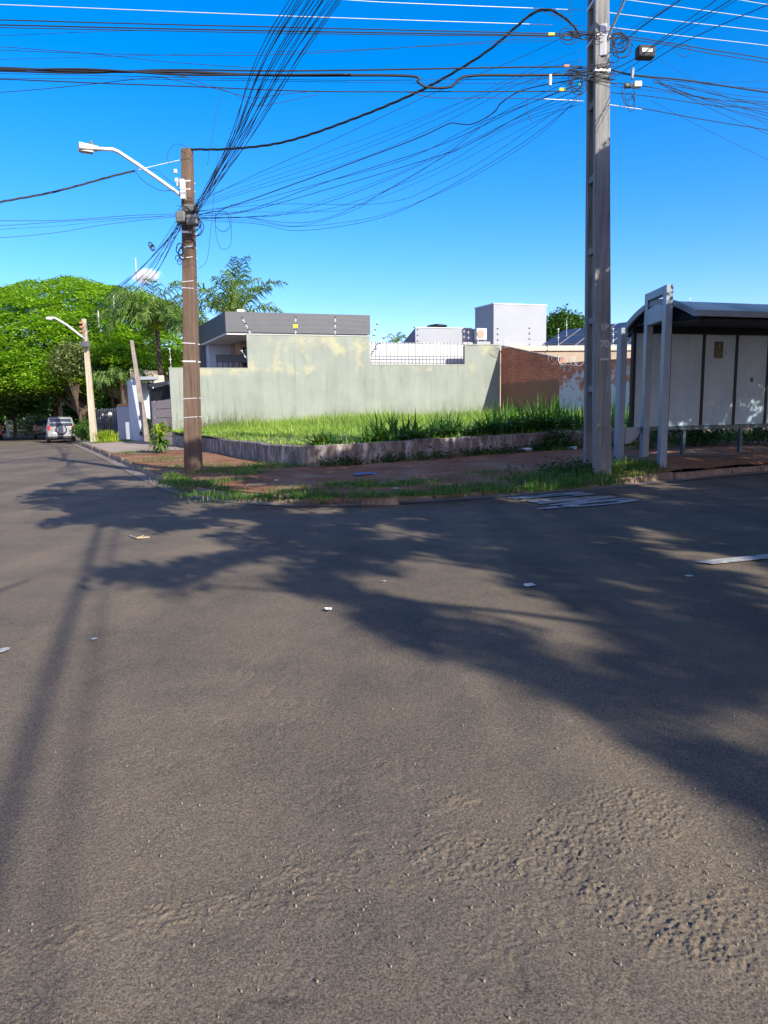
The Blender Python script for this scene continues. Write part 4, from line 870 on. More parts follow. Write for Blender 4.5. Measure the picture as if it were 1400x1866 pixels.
for (x0, y0, x1, y1, Yk, lb) in ((208, 569, 207, 535, 50, 'pale mast end sticking out near the top of the big tree'), (180, 597, 179, 566, 50, 'shorter pale mast end inside the crown of the big tree'), (249, 512, 247, 470, 70, 'thin white antenna mast rising in front of the small cloud'), (284, 600, 280, 540, 48, 'thin greenish rod rising through the feathery palm')):
    wire('mast', [atY(x0, y0, Yk), atY(x1, y1, Yk)], .045, M['acw'], lb, 'mast')
# ------------------------------------------------------------------ cables
def spl(P, per=8):
    P = [Vector(p) for p in P]
    if len(P) < 3: return P
    Q = [P[0]*2-P[1]]+P+[P[-1]*2-P[-2]]; out = []
    for i in range(1, len(Q)-2):
        a, b, c, d = Q[i-1:i+3]
        for k in range(per):
            t = k/per; out.append(.5*((2*b)+(c-a)*t+(2*a-5*b+4*c-d)*t*t+(3*b-a-3*c+d)*t**3))
    out.append(P[-1]); return out
def cab(px, Y0, Y1, r, m='black', label='', group=None, name='cable', n=5, tw=0):
    xs_ = [p[0] for p in px]; L = [0]
    for i in range(1, len(px)): L.append(L[-1]+math.hypot(px[i][0]-px[i-1][0], px[i][1]-px[i-1][1]))
    P = [atY(p[0], p[1], Y0+(Y1-Y0)*L[i]/L[-1]) for i, p in enumerate(px)]; P = spl(P)
    if m == 'alu': r *= .75
    mb = MB()
    if tw:
        D = [0]
        for i in range(1, len(P)): D.append(D[-1]+(P[i]-P[i-1]).length)
        N = int(D[-1]/.06); a = np.array(P); Dn = np.array(D); t = np.linspace(0, D[-1], N); pp = np.stack([np.interp(t, Dn, a[:, k]) for k in range(3)], 1)
        for ph in (0, 2.1, 4.2):
            an = t*2*math.pi/.9+ph; mb.tube([Vector(q)+Vector((math.cos(x)*r*.9*.5, math.cos(x)*r*.9*.8, math.sin(x)*r*.9)) for q, x in zip(pp, an)], r*.75, 4)
    else: mb.tube(P, r*.8, n)
    return tag(mb.build(name, M[m], smooth=True), label, 'cable' if name == 'cable' else 'wire', group)
EB = 'overhead cables running to the left from the concrete pole'
for i, (pp, a, b) in enumerate((([(-160, 3), (0, 8), (250, 18), (500, 28), (760, 37), (1008, 45)], 13.3, 15.6), ([(480, -16), (640, 0), (800, 8), (1035, 17)], 14.3, 15.6))):
    cab(pp, a, b, .011, 'alu', ('lower' if i == 0 else 'upper')+' bare white power wire left of the concrete pole', None, 'power_wire')
for i, (pp, lb) in enumerate((([(1104, 22), (1250, 40), (1400, 57), (1560, 78)], 'middle bare white power wire right of the concrete pole'), ([(1108, 49), (1250, 66), (1400, 83), (1560, 106)], 'lowest bare white power wire right of the concrete pole'), ([(1090, -8), (1270, 17), (1400, 35), (1560, 58)], 'upper bare white power wire right of the concrete pole'), ([(1230, -20), (1340, -2), (1400, 8), (1560, 32)], 'topmost bare white power wire in the upper right corner'))):
    cab(pp, 15.2, 19, .011, 'alu', lb, None, 'power_wire')
left_lines = [([(-160, 33), (0, 36), (250, 43), (500, 49), (800, 56), (1055, 62)], .012), ([(-160, 41), (0, 45), (250, 51), (500, 56), (800, 61), (1058, 65)], .014), ([(-160, 46), (0, 50), (250, 55), (500, 60), (800, 64), (1060, 66)], .009),
 ([(-160, 75), (0, 65), (160, 58), (260, 55)], .005), ([(-160, 78), (0, 85), (170, 98), (300, 112), (470, 124)], .006), ([(-160, 86), (0, 91), (160, 97), (400, 101), (560, 97), (800, 82), (1062, 62)], .006), ([(-160, 112), (0, 108), (220, 102), (430, 96), (700, 88), (1062, 70)], .004),
 ([(-160, 140), (0, 142), (250, 144), (600, 149), (850, 152), (1062, 150)], .005), ([(-160, 136), (0, 134), (300, 140), (640, 146), (1062, 142)], .006),
 ([(-160, 142), (0, 144), (170, 151), (360, 158), (560, 166), (740, 167), (1060, 166)], .012), ([(-160, 173), (0, 168), (140, 156), (260, 143), (340, 139)], .007), ([(300, 142), (400, 163), (460, 178), (510, 172), (580, 165)], .007), ([(330, 139), (420, 168), (450, 185), (480, 192), (580, 172)], .006), ([(740, 167), (800, 178), (900, 178), (1060, 183)], .008)]
for i, (pp, r) in enumerate(left_lines): cab(pp, 13.4, 14.5 if pp[-1][0] > 1000 else 14, r, 'black', 'dark overhead cable running left from the concrete pole across the top of the sky', EB)
cab([(-160, 119), (0, 124), (160, 130), (330, 131), (500, 137), (740, 138), (762, 150), (780, 159), (822, 158), (850, 139), (950, 137), (1062, 136)], 13.4, 14.4, .030, 'black', 'thickest black cable bundle with a dip in it right of the sky centre')
cab([(-160, 125), (0, 129), (160, 133), (300, 127), (500, 129), (680, 127), (900, 123), (1062, 121)], 13.5, 14.4, .018, 'black', 'thick cable bundle just above the dipping one')
cab([(-160, 122), (0, 127), (160, 126), (330, 136), (500, 136), (640, 135)], 13.4, 14, .022, 'black', 'cable lashed alongside the thickest bundle at the left')
rr2 = random.Random(3)
B_LAB = 'fine dark cable climbing steeply from the brown pole to the top of the picture'
for i in range(16):
    x0 = 350+rr2.random()*12; y0 = 372+rr2.random()*30; xt = 528+i*6.4+rr2.uniform(-3, 3); mx = (x0+xt)/2-4-rr2.random()*16; my = y0/2+12+rr2.random()*10
    Pw = atY(x0, y0, 17.0); Pm = atY(xt, 0, 9.9); gx = (-.16 if i % 4 else .10)+rr2.uniform(-.06, .06)
    Pq = Pw.lerp(Pm, .5)-Vector((rr2.uniform(.0, .12), 0, rr2.uniform(.08, .22))); mb = MB(); mb.tube(spl([Pw, Pq, Pm, Vector((3.2+gx*1.3, 3.9, 7.3+rr2.uniform(-.03, .03))), Vector((5.4+gx, -1.7, 7.75+rr2.uniform(-.03, .03))), Vector((7.8+gx, -7.9, 8.1)), Vector((9.8+gx, -13, 8.4))]), [rr2.choice([.0045, .0055, .007])+.001*max(0, min(1, (i_-18)/8)) for i_ in range(49)], 5)
    tag(mb.build('cable', M['black'], smooth=True), B_LAB, 'cable', 'cables of the steep fan above the brown pole')
for i in range(10):   # on down the side street
    x0 = 330+rr2.random()*14; y0 = 372+rr2.random()*34; x1 = 150+rr2.uniform(-4, 6); y1 = 596+rr2.random()*30; s_ = rr2.uniform(-14, 12)
    cab([(x0, y0), ((x0+x1)/2+s_+18, (y0+y1)/2+s_*.9), (x1+45+s_, y1-50+s_*.5), (x1, y1)], 17.0, 41, .009 if i % 3 else .014, 'black', 'fine dark cable running down the side street behind the brown pole', 'cables between the brown pole and the pale concrete pole')
CW = [([(356, 372), (450, 325), (600, 258), (800, 165), (950, 104), (1062, 50)], .006), ([(358, 374), (450, 338), (650, 270), (800, 205), (950, 134), (1062, 90)], .004), ([(358, 376), (450, 345), (650, 277), (820, 206), (960, 136), (1062, 108)], .005),
 ([(358, 380), (450, 350), (650, 291), (800, 228), (950, 152), (1062, 122)], .005), ([(360, 390), (450, 383), (600, 330), (800, 265), (950, 195), (1062, 150)], .008), ([(360, 394), (450, 385), (620, 338), (780, 290), (850, 265), (960, 205), (1062, 160)], .008),
 ([(360, 396), (450, 395), (520, 390), (650, 350), (800, 285), (950, 212), (1062, 172)], .006), ([(360, 398), (450, 397), (530, 406), (600, 396), (700, 350), (800, 290), (900, 215), (1000, 165), (1062, 140)], .006), ([(360, 399), (450, 397), (540, 412), (640, 385), (690, 355), (750, 320), (830, 275), (950, 218), (1062, 178)], .005),
 ([(360, 400), (470, 408), (550, 420), (690, 398), (800, 350), (950, 262), (1055, 182)], .006), ([(362, 396), (470, 404), (540, 413), (680, 396), (800, 352), (900, 300), (990, 240), (1055, 176)], .005), ([(362, 384), (500, 372), (700, 370), (800, 335), (900, 280), (1060, 170)], .005),
 ([(356, 365), (470, 322), (700, 240), (900, 165), (1062, 128)], .004), ([(358, 386), (450, 370), (560, 340), (740, 290), (880, 222), (1062, 152)], .006), ([(360, 396), (480, 394), (600, 362), (760, 300), (860, 240), (940, 168), (1062, 110)], .004), ([(360, 398), (460, 394), (610, 378), (790, 310), (930, 230), (1062, 188)], .005), ([(360, 385), (560, 386), (640, 378), (770, 328), (900, 262), (990, 215), (1055, 190)], .004)]
for pp, r in CW: cab(pp, 17.0, 14.4, r, 'black', 'fine sagging cable strung between the brown pole and the concrete pole', 'sagging cables between the two nearest poles')
cab([(362, 392), (385, 386), (400, 384), (420, 375), (450, 366), (600, 312), (750, 256), (812, 228), (825, 224), (860, 226), (900, 205), (915, 186), (960, 162), (1062, 142)], 17, 14.4, .013, 'black', 'thicker sagging cable with a kinked joint between the two poles')
cab([(346, 272), (420, 271), (520, 258), (640, 218), (760, 168), (850, 118), (900, 84), (945, 45), (975, 22), (1003, 18), (1030, 33), (1046, 48), (1058, 66)], 17.1, 14.4, .017, 'black', 'thick twisted cable rising from the top of the brown pole to the concrete pole', tw=1)
cab([(-160, 402), (-60, 382), (0, 368), (100, 349), (200, 322), (245, 311)], 14, 16.7, .014, 'black', 'thick twisted cable coming in from the left to the brown pole', tw=1)
cab([(245, 311), (290, 300), (334, 290)], 16.7, 17.1, .012, 'alu', 'white dead-end wrap tying the left cable to the brown pole', None, 'guy_wire')
cab([(246, 312), (262, 330), (290, 346), (310, 347), (336, 344)], 16.7, 16.9, .008, 'black', 'dark drop cable looping beneath the street lamp arm'); cab([(262, 308), (285, 310), (300, 322), (322, 338)], 16.7, 16.9, .007, 'black', 'short dark cable looping above the lamp arm')
for pp, r in (([(-160, 401), (0, 402), (120, 401), (230, 393), (332, 389)], .007), ([(-160, 414), (0, 411), (110, 404), (230, 397), (334, 392)], .006), ([(-160, 440), (0, 433), (100, 424), (200, 408), (334, 393)], .006), ([(-160, 436), (0, 418), (100, 412), (200, 402), (300, 394)], .004)):
    cab(pp, 14, 17, r, 'black', 'thin cable running level to the left edge from the brown pole', 'thin cables left of the brown pole')
RL = [([(1108, 60), (1190, 73), (1280, 88), (1400, 107), (1560, 136)], .012), ([(1108, 66), (1200, 79), (1290, 96), (1400, 114), (1560, 143)], .010), ([(1108, 150), (1180, 158), (1300, 180), (1400, 191), (1560, 215)], .008), ([(1190, 142), (1240, 166), (1320, 190), (1400, 206), (1560, 250)], .008),
 ([(1108, 168), (1190, 176), (1300, 192), (1400, 199), (1560, 222)], .009), ([(1190, 146), (1280, 186), (1400, 218), (1560, 268)], .006), ([(1165, 196), (1250, 212), (1320, 224), (1400, 237), (1560, 268)], .010), ([(1200, 152), (1290, 195), (1400, 245), (1560, 320)], .005), ([(1185, 182), (1260, 222), (1340, 262), (1440, 310)], .004),
 ([(1200, 146), (1300, 150), (1400, 148)], .004), ([(1110, 132), (1200, 144), (1300, 155), (1400, 162)], .006), ([(1220, 150), (1330, 178), (1400, 186)], .006), ([(1230, 152), (1330, 172), (1400, 178)], .005), ([(1200, 108), (1270, 148), (1330, 182), (1400, 232)], .003),
 ([(1110, 152), (1160, 154), (1230, 168), (1320, 186), (1400, 212), (1560, 260)], .006), ([(1110, 156), (1210, 168), (1310, 182), (1400, 187), (1560, 204)], .005), ([(1200, 150), (1260, 172), (1340, 205), (1400, 224), (1560, 280)], .005), ([(1190, 150), (1290, 168), (1400, 196), (1560, 236)], .007)]
for pp, r in RL: cab(pp, 14.6, 17.5, r, 'black', 'dark cable fanning out to the right of the concrete pole', 'cables to the right of the concrete pole')
cab([(1108, 126), (1160, 137), (1250, 146), (1330, 158), (1400, 168), (1560, 190)], 14.6, 18, .020, 'black', 'thickest black cable bundle to the right of the concrete pole')
cab([(1108, 190), (1140, 195), (1170, 199)], 14.5, 14.8, .014, 'alu', 'white spiral dead-end wrap right of the concrete pole', None, 'guy_wire'); cab([(990, 180), (1030, 182), (1064, 184)], 14.2, 14.4, .012, 'alu', 'white spiral dead-end wrap left of the concrete pole', None, 'guy_wire')
for pp, r in (([(1125, 85), (1180, 42), (1240, 0), (1300, -45)], .009), ([(1150, 62), (1200, 26), (1250, -6), (1300, -40)], .007), ([(1180, 90), (1260, 32), (1305, 0), (1360, -45)], .009), ([(1120, 140), (1200, 90), (1300, 26), (1342, 0), (1400, -42)], .006), ([(1160, 130), (1250, 75), (1400, 8), (1480, -30)], .009), ([(1112, 130), (1160, 105), (1230, 60), (1332, 0), (1400, -45)], .009), ([(1120, 75), (1170, 40), (1238, 0), (1280, -26)], .005)):
    cab(pp, 14.5, 11.5, r, 'black', 'dark cable rising to the upper right from the concrete pole', 'cables rising to the upper right')
cab([(1106, 72), (1120, 40), (1140, -5), (1160, -60)], 14.3, 13.6, .035, 'steel', 'dark slanting street lamp rod rising out of the frame from the concrete pole', None, 'street_lamp')['category'] = 'street lamp'
def loops(name, c, Yk, rx, ry, n_, label, r=.006, jit=5):
    rl_ = random.Random(int(c[0])); pts = []
    for i in range(n_*12+1):
        a = i/12*2*math.pi; k = 1+.25*math.sin(i*.37); pts.append(atY(c[0]+math.cos(a)*rx*k+rl_.uniform(-1, 1)*jit*.25+3*math.sin(i*.21), c[1]+math.sin(a)*ry*k+3*math.cos(i*.17), Yk+.01*math.sin(i)))
    mb = MB(); mb.tube(pts, r, 4); tag(mb.build(name, M['black'], smooth=True), label, 'cable coil')
loops('cable_coil', (1130, 82), 14.35, 17, 17, 6, 'tangled coil of black cable hanging right of the concrete pole', .007)
loops('cable_coil', (1119, 108), 14.3, 10, 9, 2, 'small loop of cable under the tangled coil', .006); loops('cable_coil', (1146, 172), 14.5, 11, 16, 2, 'narrow hanging cable loops under the small white box', .006)
loops('cable_coil', (405, 400), 16.9, 14, 16, 1, 'single cable loop right of the junction boxes on the brown pole', .006)
for pp, lb in (([(1225, 84), (1235, 96), (1245, 103), (1255, 98), (1256, 86), (1250, 80), (1238, 86)], 'cable slack loop right of the black splice box'), ([(393, 390), (393, 420), (400, 448), (410, 454), (420, 446), (422, 420), (420, 390)], 'long thin cable loop hanging right of the brown pole'), ([(398, 280), (392, 330), (386, 400), (378, 470), (362, 490)], 'thin cable dropping beside the brown pole'),
               ([(344, 270), (330, 263), (318, 263), (310, 272), (305, 285), (308, 300)], 'thin pale wire arching over the top of the brown pole'), ([(405, 168), (396, 200), (385, 260), (378, 300)], 'thin cable dropping from the bundle at upper left'), ([(962, 180), (960, 200), (966, 216), (972, 224)], 'short loose cable end hanging left of the concrete pole'),
               ([(1038, 0), (1042, 20), (1036, 36), (1020, 36), (1006, 24)], 'black jumper cable looping above left of the concrete pole'), ([(1062, 18), (1040, 18), (1010, 28), (990, 20), (970, 22), (955, 35)], 'black jumper cable over the twisted cable'), ([(1062, 46), (1040, 46), (1030, 50), (1024, 58)], 'short jumper cable at the concrete pole')):
    cab(pp, 14.4 if pp[0][0] > 600 else 16.9, 14.4 if pp[0][0] > 600 else 16.8, .006, 'black', lb)
def pxcase(name, px, py, Yk, w_, h_, d_, m, label, cat='box', rz=0, det=True):
    c = atY(px, py, Yk); q = MB(); q.box((c.x, c.y, c.z), (w_, d_, h_), rz); o = q.build(name, m, bevel=min(w_, h_)*.15); tag(o, label, cat)
    if det: q = MB(); q.box((c.x, c.y-d_/2-.008, c.z), (w_*.6, .012, h_*.3), rz); q.build('label_plate', M['acw'], o)
    return o
pxcase('splice_box', 1176, 96, 14.6, .34, .22, .2, mat('black_box', (.03, .03, .03)), 'black splice box hanging from the cables right of the concrete pole', rz=.1)
pxcase('terminal_box', 1162, 154, 14.6, .15, .11, .1, M['acw'], 'small white terminal box on the cables right of the concrete pole', det=False); pxcase('terminal_box', 1145, 156, 14.6, .14, .07, .1, M['boxgrey'], 'small dark terminal box left of the white one', det=False)
pxcase('cable_clamp', 1153, 134, 14.55, .05, .2, .06, M['steel'], 'upright metal cable clamp on the thick right bundle', 'cable clamp', det=False); pxcase('cable_clamp', 1003, 146, 14.3, .05, .2, .06, M['acw'], 'pale upright cable clamp on the bundle left of the concrete pole', 'cable clamp', det=False)
pxcase('cable_tag', 1005, 62, 14.3, .12, .05, .03, M['yellow'], 'yellow tag on the cables left of the concrete pole', 'tag', det=False); pxcase('cable_tag', 1025, 163, 14.3, .12, .06, .03, M['yellow'], 'ochre tag on the lower cables left of the concrete pole', 'tag', det=False)
pxcase('cable_tag', 1055, 154, 14.3, .07, .05, .03, mat('green_tag', (.05, .5, .35)), 'green tag close to the concrete pole', 'tag', det=False)
pxcase('cable_tag', 1033, 120, 14.3, .1, .05, .03, M['orange'], 'orange tag on the upper bundle left of the concrete pole', 'tag', det=False)
c = atY(1098, 75, 14.35); q = MB(); q.box((c.x, c.y-.05, c.z), (.12, .05, .55), -.4); tag(q.build('lamp_bracket', M['white'], bevel=.01), 'white metal lamp bracket on the concrete pole', 'bracket')
pxcase('junction_box', 351, 402, 16.75, .26, .24, .18, M['boxgrey'], 'grey green junction box strapped to the brown pole', det=False); pxcase('junction_box', 330, 396, 16.8, .22, .26, .16, M['boxgrey'], 'tangled grey junction box on the left of the brown pole', det=False)
pxcase('junction_box', 348, 380, 16.85, .3, .16, .16, M['boxgrey'], 'upper dark junction box on the brown pole below the lamp arm', det=False)
for i, (px, py) in enumerate(((322, 328), (320, 312), (325, 336))): pxcase('insulator', px, py, 16.9, .07, .09, .07, M['acw'], ('upper', 'middle', 'lower')[(1, 0, 2)[i]]+' small white insulator left of the brown pole top', 'insulator', det=False)
loops('cable_coil', (330, 458), 16.8, 6, 10, 4, 'dark tight cable coil hung left on the brown pole', .012, 3); loops('cable_coil', (326, 474), 16.8, 4, 5, 2, 'smaller dark cable coil below the first on the brown pole', .008, 2)
loops('nest_clump', (276, 449), 26, 3, 4, 4, 'dark ball of debris caught on the sloping cables', .02, 2)
loops('cable_coil', (1126, 70), 14.4, 11, 13, 4, 'tight small coil beside the lamp bracket on the concrete pole', .008)
loops('cable_coil', (1035, 66), 14.2, 13, 10, 3, 'flat loop of cable left of the concrete pole below the white wires', .007); loops('cable_coil', (1150, 186), 14.5, 7, 12, 2, 'lowest narrow cable loop right of the concrete pole', .006)
loops('cable_coil', (1052, 150), 14.2, 12, 16, 4, 'knotted cable bunch on the left side of the concrete pole', .008); loops('cable_coil', (355, 410), 16.7, 12, 14, 4, 'knotted cable bunch around the junction boxes', .010)
rt2 = random.Random(11)
for i in range(10):
    x0 = 330+rt2.random()*12; pts = [(x0+rt2.uniform(-14, 26), 372+rt2.random()*40) for _ in range(6)]; cab(pts, 16.75, 16.85, .007, 'black', 'tangled cable end around the junction boxes on the brown pole', 'tangled cable ends on the brown pole')
for i in range(18):
    yb = rt2.choice([62, 68, 125, 135, 150]); pts = [(rt2.uniform(1030, 1125), yb+rt2.uniform(-10, 14)) for _ in range(5)]; cab(pts, 14.25, 14.35, .007, 'black', 'tangled cable end wrapped at the concrete pole', 'tangled cable ends on the concrete pole')
# ------------------------------------------------------------------ vehicles
def car(loc, yaw, paint, label, name='parked_car', spare=True, Hc=1.70, Wc=1.74, Lc=4.1):
    """local x forward, rear at x=0; loc = rear centre on the ground"""
    r = empty(name, loc, label, 'car'); r.rotation_euler = (0, 0, yaw); ORG[r] = Vector((0, 0, 0)); hw = Wc/2
    st = [(0, .42, .95, 1.0, .90, .78), (.06, .36, .98, 1.32, .96, .80), (.35, .30, 1.0, Hc-.04, 1.0, .80), (.9, .28, 1.0, Hc, 1.0, .80), (1.9, .26, 1.0, Hc, 1.0, .80), (2.35, .26, 1.0, Hc-.1, 1.0, .78), (2.95, .26, 1.0, 1.06, 1.0, .85), (3.6, .28, .92, .96, .97, .82), (4.0, .34, .78, .82, .9, .75), (4.1, .42, .7, .72, .82, .7)]
    rings = []
    for (x, zb, zbelt, zr, wk, wr) in st:
        x = x*Lc/4.1; h = hw*wk; t = hw*wr if zr > zbelt+.2 else h*.93
        rg = [(x, 0, zb), (x, h*.9, zb), (x, h, zb+.18), (x, h*1.005, (zb+zbelt)/2), (x, h*.985, zbelt), (x, (t+.02), zr-.07), (x, t*.9, zr-.01), (x, 0, zr+.015)]; rg = rg+[(p[0], -p[1], p[2]) for p in rg[-2:0:-1]]; rings.append(rg)
    b = MB(); n_ = len(rings[0])
    for rg in rings: b.v += rg
    for i in range(len(rings)-1):
        for j in range(n_): a = i*n_+j; c = i*n_+(j+1) % n_; b.f.append((a, c, c+n_, a+n_)); b.m.append(0)
    b.f.append(tuple(range(n_-1, -1, -1))); b.f.append(tuple(range((len(rings)-1)*n_, len(rings)*n_))); b.m += [0, 0]
    bo = b.build('body', paint, r, smooth=True); e_ = bo.modifiers.new('split', 'EDGE_SPLIT'); e_.split_angle = math.radians(40)
    q = MB(); q.slab([(-.015, -hw*.80, 1.08), (-.015, hw*.80, 1.08), (.22, hw*.72, Hc-.14), (.22, -hw*.72, Hc-.14)], (-.03, 0, .012)); q.build('rear_window', M['glass'], r)
    for s in (-1, 1):
        q = MB(); q.slab([(.5, s*hw*1.0, 1.04), (2.5, s*hw*1.0, 1.04), (2.2, s*hw*.83, Hc-.14), (.62, s*hw*.83, Hc-.14)], (0, s*.012, 0)); q.build('side_window', M['glass'], r)
        q = MB(); q.box((.0, s*hw*.84, .98), (.10, .17, .30)); q.build('tail_light', M['red'], r, bevel=.02)
        q = MB(); q.beam((.5, s*hw*.66, Hc+.05), (2.1, s*hw*.66, Hc+.05), .04, .04); q.beam((.5, s*hw*.66, Hc-.02), (.5, s*hw*.66, Hc+.05), .04, .04, up=(1, 0, 0)); q.build('roof_rail', M['carblack'], r)
        q = MB(); q.box((2.55, s*(hw+.10), 1.12), (.12, .18, .14)); q.build('mirror', M['carblack'], r, bevel=.02)
        for x in (.72, 3.25):
            w_ = MB(); w_.tube([(x, s*(hw-.20), .33), (x, s*(hw+.015), .33)], .33, 16); wo_ = w_.build('wheel', M['carblack'], r); q = MB(); q.tube([(x, s*(hw+.017), .33), (x, s*(hw+.03), .33)], .2, 12); q.build('rim', M['alu'], wo_)
    q = MB(); q.box((-.06, 0, .52), (.22, Wc*.96, .22)); q.build('rear_bumper', paint, r, bevel=.04)
    q = MB(); q.box((-.02, 0, .37), (.2, Wc*.86, .1)); q.build('bumper_skirt', M['carblack'], r)
    q = MB(); q.box((-.18, hw*.45 if spare else 0, .66), (.02, .38, .12)); q.build('licence_plate', M['acw'], r)
    if spare:
        sw = MB(); sw.tube([(-.02, 0, .86), (-.10, 0, .86), (-.22, 0, .86), (-.25, 0, .86)], [.33, .35, .34, .28], 22); so = sw.build('spare_wheel', M['carblack'], r)
        q = MB(); q.tube([(-.252, 0, .86), (-.275, 0, .86)], [.27, .25], 22); q.build('spare_wheel_cover', paint, so)
    return r
vy = math.atan2(.899, -.438)
c = gp(113.5, 806, -.085); car((c.x, c.y, float(hz(c.x, c.y))+.01), vy, M['silver'], 'silver off-roader with a spare wheel on its tail parked along the kerb', Hc=1.68)
c = gp(84, 797.5, -.13); car((c.x, c.y, float(hz(c.x, c.y))), vy, M['cardark'], 'dark car mostly hidden beyond the silver off-roader', spare=False, Hc=1.5)
c = gp(-17, 800, -.1); car((c.x, c.y, float(hz(c.x, c.y))), vy+.06, M['carred'], 'red car cut off by the left edge of the picture', spare=False, Hc=1.45, Lc=4.1)
# ------------------------------------------------------------------ trees
def trunk_part(root, pts, radii, m=None, name='trunk', n=8):
    q = MB(); q.tube(spl(pts, 4), list(np.interp(np.linspace(0, 1, (len(pts)-1)*4+1 if len(pts) > 2 else 2), np.linspace(0, 1, len(radii)), radii)), n); return q.build(name, m or M['bark'], root, smooth=True)
def crown_pts(c, rad, n, seed, shell=(.55, 1.), zmin=-.4, bumpy=.18):
    r = np.random.default_rng(seed); d = norm(r.normal(size=(n*3, 3))); d = d[d[:, 2] > zmin][:n]; k = shell[0]+(shell[1]-shell[0])*r.random((len(d), 1))**.5
    k = k*(1+bumpy*(2*vn(d[:, 0]*3+5+seed, d[:, 1]*3+d[:, 2]*2+7, seed)[:, None]-1)); return np.array(c)+d*k*np.array(rad)
def tree(name, base, c, rad, label, m, n=300, per=40, lsz=.2, spr=.8, flat=.6, seed=1, group=None, trunk_r=.18, shell=(.5, 1.), zmin=-.4, cat='tree', thick=.3, extra=None, limbs=5):
    r = empty(name, tuple(base), label, cat, group); P = crown_pts(c, rad, n, seed, shell, zmin)
    if extra is not None: P = np.concatenate([P, extra])
    v, f = sprays(P, spr*(.7+.6*np.random.default_rng(seed).random(len(P))), per, lsz, flat, seed, thick, mid=np.array(c)); npmesh('crown', v, f, m, r)
    C = Vector(c); B_ = Vector(base); fork = B_.lerp(C, .55); trunk_part(r, [B_-Vector((0, 0, .3)), B_.lerp(fork, .5)+Vector((.1, 0, 0)), fork], [trunk_r, trunk_r*.75, trunk_r*.6]); rg = random.Random(seed)
    for i in range(limbs):
        q = P[rg.randrange(len(P))]; e = fork.lerp(Vector(q), .85); trunk_part(r, [fork-Vector((0, 0, .2)), fork.lerp(e, .5)+Vector((rg.uniform(-.3, .3), 0, rg.uniform(.1, .5))), e], [trunk_r*.5, trunk_r*.3, trunk_r*.1], name='limb', n=5)
    return r
# big spreading tree over the side street
def big_tree():
    base = Vector(atY(163, 797, 51)); base.z = -.2; c = np.array([-24.6, 58, 4.6]); rad = np.array([12.0, 9.5, 7.7])
    r = empty('spreading_tree', tuple(base), 'huge bright green umbrella-shaped tree spreading over the side street', 'tree')
    P = crown_pts(c, rad, 1900, 5, (.86, 1.), -.12, .04); P = P[(P[:, 1] < 62) | (P[:, 2] > 8)]
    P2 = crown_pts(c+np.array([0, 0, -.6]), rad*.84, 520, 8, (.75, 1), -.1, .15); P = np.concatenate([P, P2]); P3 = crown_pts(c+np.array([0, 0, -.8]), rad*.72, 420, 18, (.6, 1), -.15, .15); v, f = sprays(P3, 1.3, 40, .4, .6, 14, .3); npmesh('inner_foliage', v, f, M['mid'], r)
    r_ = np.random.default_rng(2); v, f = sprays(P, .65+.65*r_.random(len(P)), 72, .24, .86, 4, .07, mid=c); npmesh('crown', v, f, M['crown'], r)
    fork = atY(150, 745, 51.5); trunk_part(r, [base, base.lerp(fork, .6)+Vector((.25, 0, .1)), fork], [.75, .55, .5], n=12)
    for (px, py, Yk, r0) in ((108, 690, 52, .42), (60, 640, 54, .2), (150, 640, 55, .35), (215, 640, 56, .3), (255, 665, 57, .25), (30, 690, 56, .2), (180, 600, 60, .25), (100, 610, 60, .25)):
        e = atY(px, py, Yk); s0 = fork if px != 60 else atY(108, 690, 52); trunk_part(r, [s0-Vector((0, 0, .3)), s0.lerp(e, .5)+Vector((0, 0, .25)), e], [r0, r0*.8, r0*.45], name='limb', n=7)
big_tree()
for (x0, y0, Yk, rr_, nn, mt, lb, sd) in ((228, 640, 49, (2.9, 2.2, 1.7), 130, 'crown', 'bright lower bough of foliage hanging beside the leaning pole', 31), ):
    pass
def pxtree(name, px, py, Y, rx, rz_, m, label, seed, base_px=None, n=160, per=40, lsz=.22, spr=.8, flat=.5, group=None, ry=None, **k):
    c = atY(px, py, Y); b = Vector((atY(base_px or px, 790, Y).x, Y, -.3)); sx_ = rx*Y/F; sz = rz_*Y/F
    return tree(name, b, tuple(c), (sx_, ry or sx_*.8, sz), label, m, n, per, lsz, spr, flat, seed, group, **k)
pxtree('street_tree', 205, 655, 49.5, 48, 26, M['crown'], 'small bright tree just left of the leaning service pole', 31, n=90, flat=.8, thick=.12, zmin=-.3, per=50)
pxtree('street_tree', 130, 664, 48.5, 26, 32, M['olive'], 'pale olive tree filling the gap left of the pale concrete pole', 32, n=90, lsz=.22, base_px=150)
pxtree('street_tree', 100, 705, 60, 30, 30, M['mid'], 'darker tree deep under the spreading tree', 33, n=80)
pxtree('street_tree', 25, 735, 64, 46, 42, M['mid'], 'leafy green tree by the far left kerb', 34, n=200, lsz=.28)
pxtree('street_tree', -40, 720, 56, 55, 60, M['mid'], 'green tree cut off by the left edge above the red car', 44, n=150, lsz=.28)
pxtree('hedge', 66, 778, 72, 30, 20, M['olive'], 'pale clipped hedge at the end of the side street', 35, n=110, cat='hedge', zmin=-.9)
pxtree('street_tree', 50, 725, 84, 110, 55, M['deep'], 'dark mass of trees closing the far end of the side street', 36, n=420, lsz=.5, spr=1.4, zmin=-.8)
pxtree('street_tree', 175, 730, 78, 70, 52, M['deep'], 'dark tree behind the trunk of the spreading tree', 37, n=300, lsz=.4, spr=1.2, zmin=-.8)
pxtree('street_tree', -60, 700, 88, 120, 110, M['deep'], 'dark tall tree behind the far left kerb', 47, n=300, lsz=.5, spr=1.4, zmin=-.8)
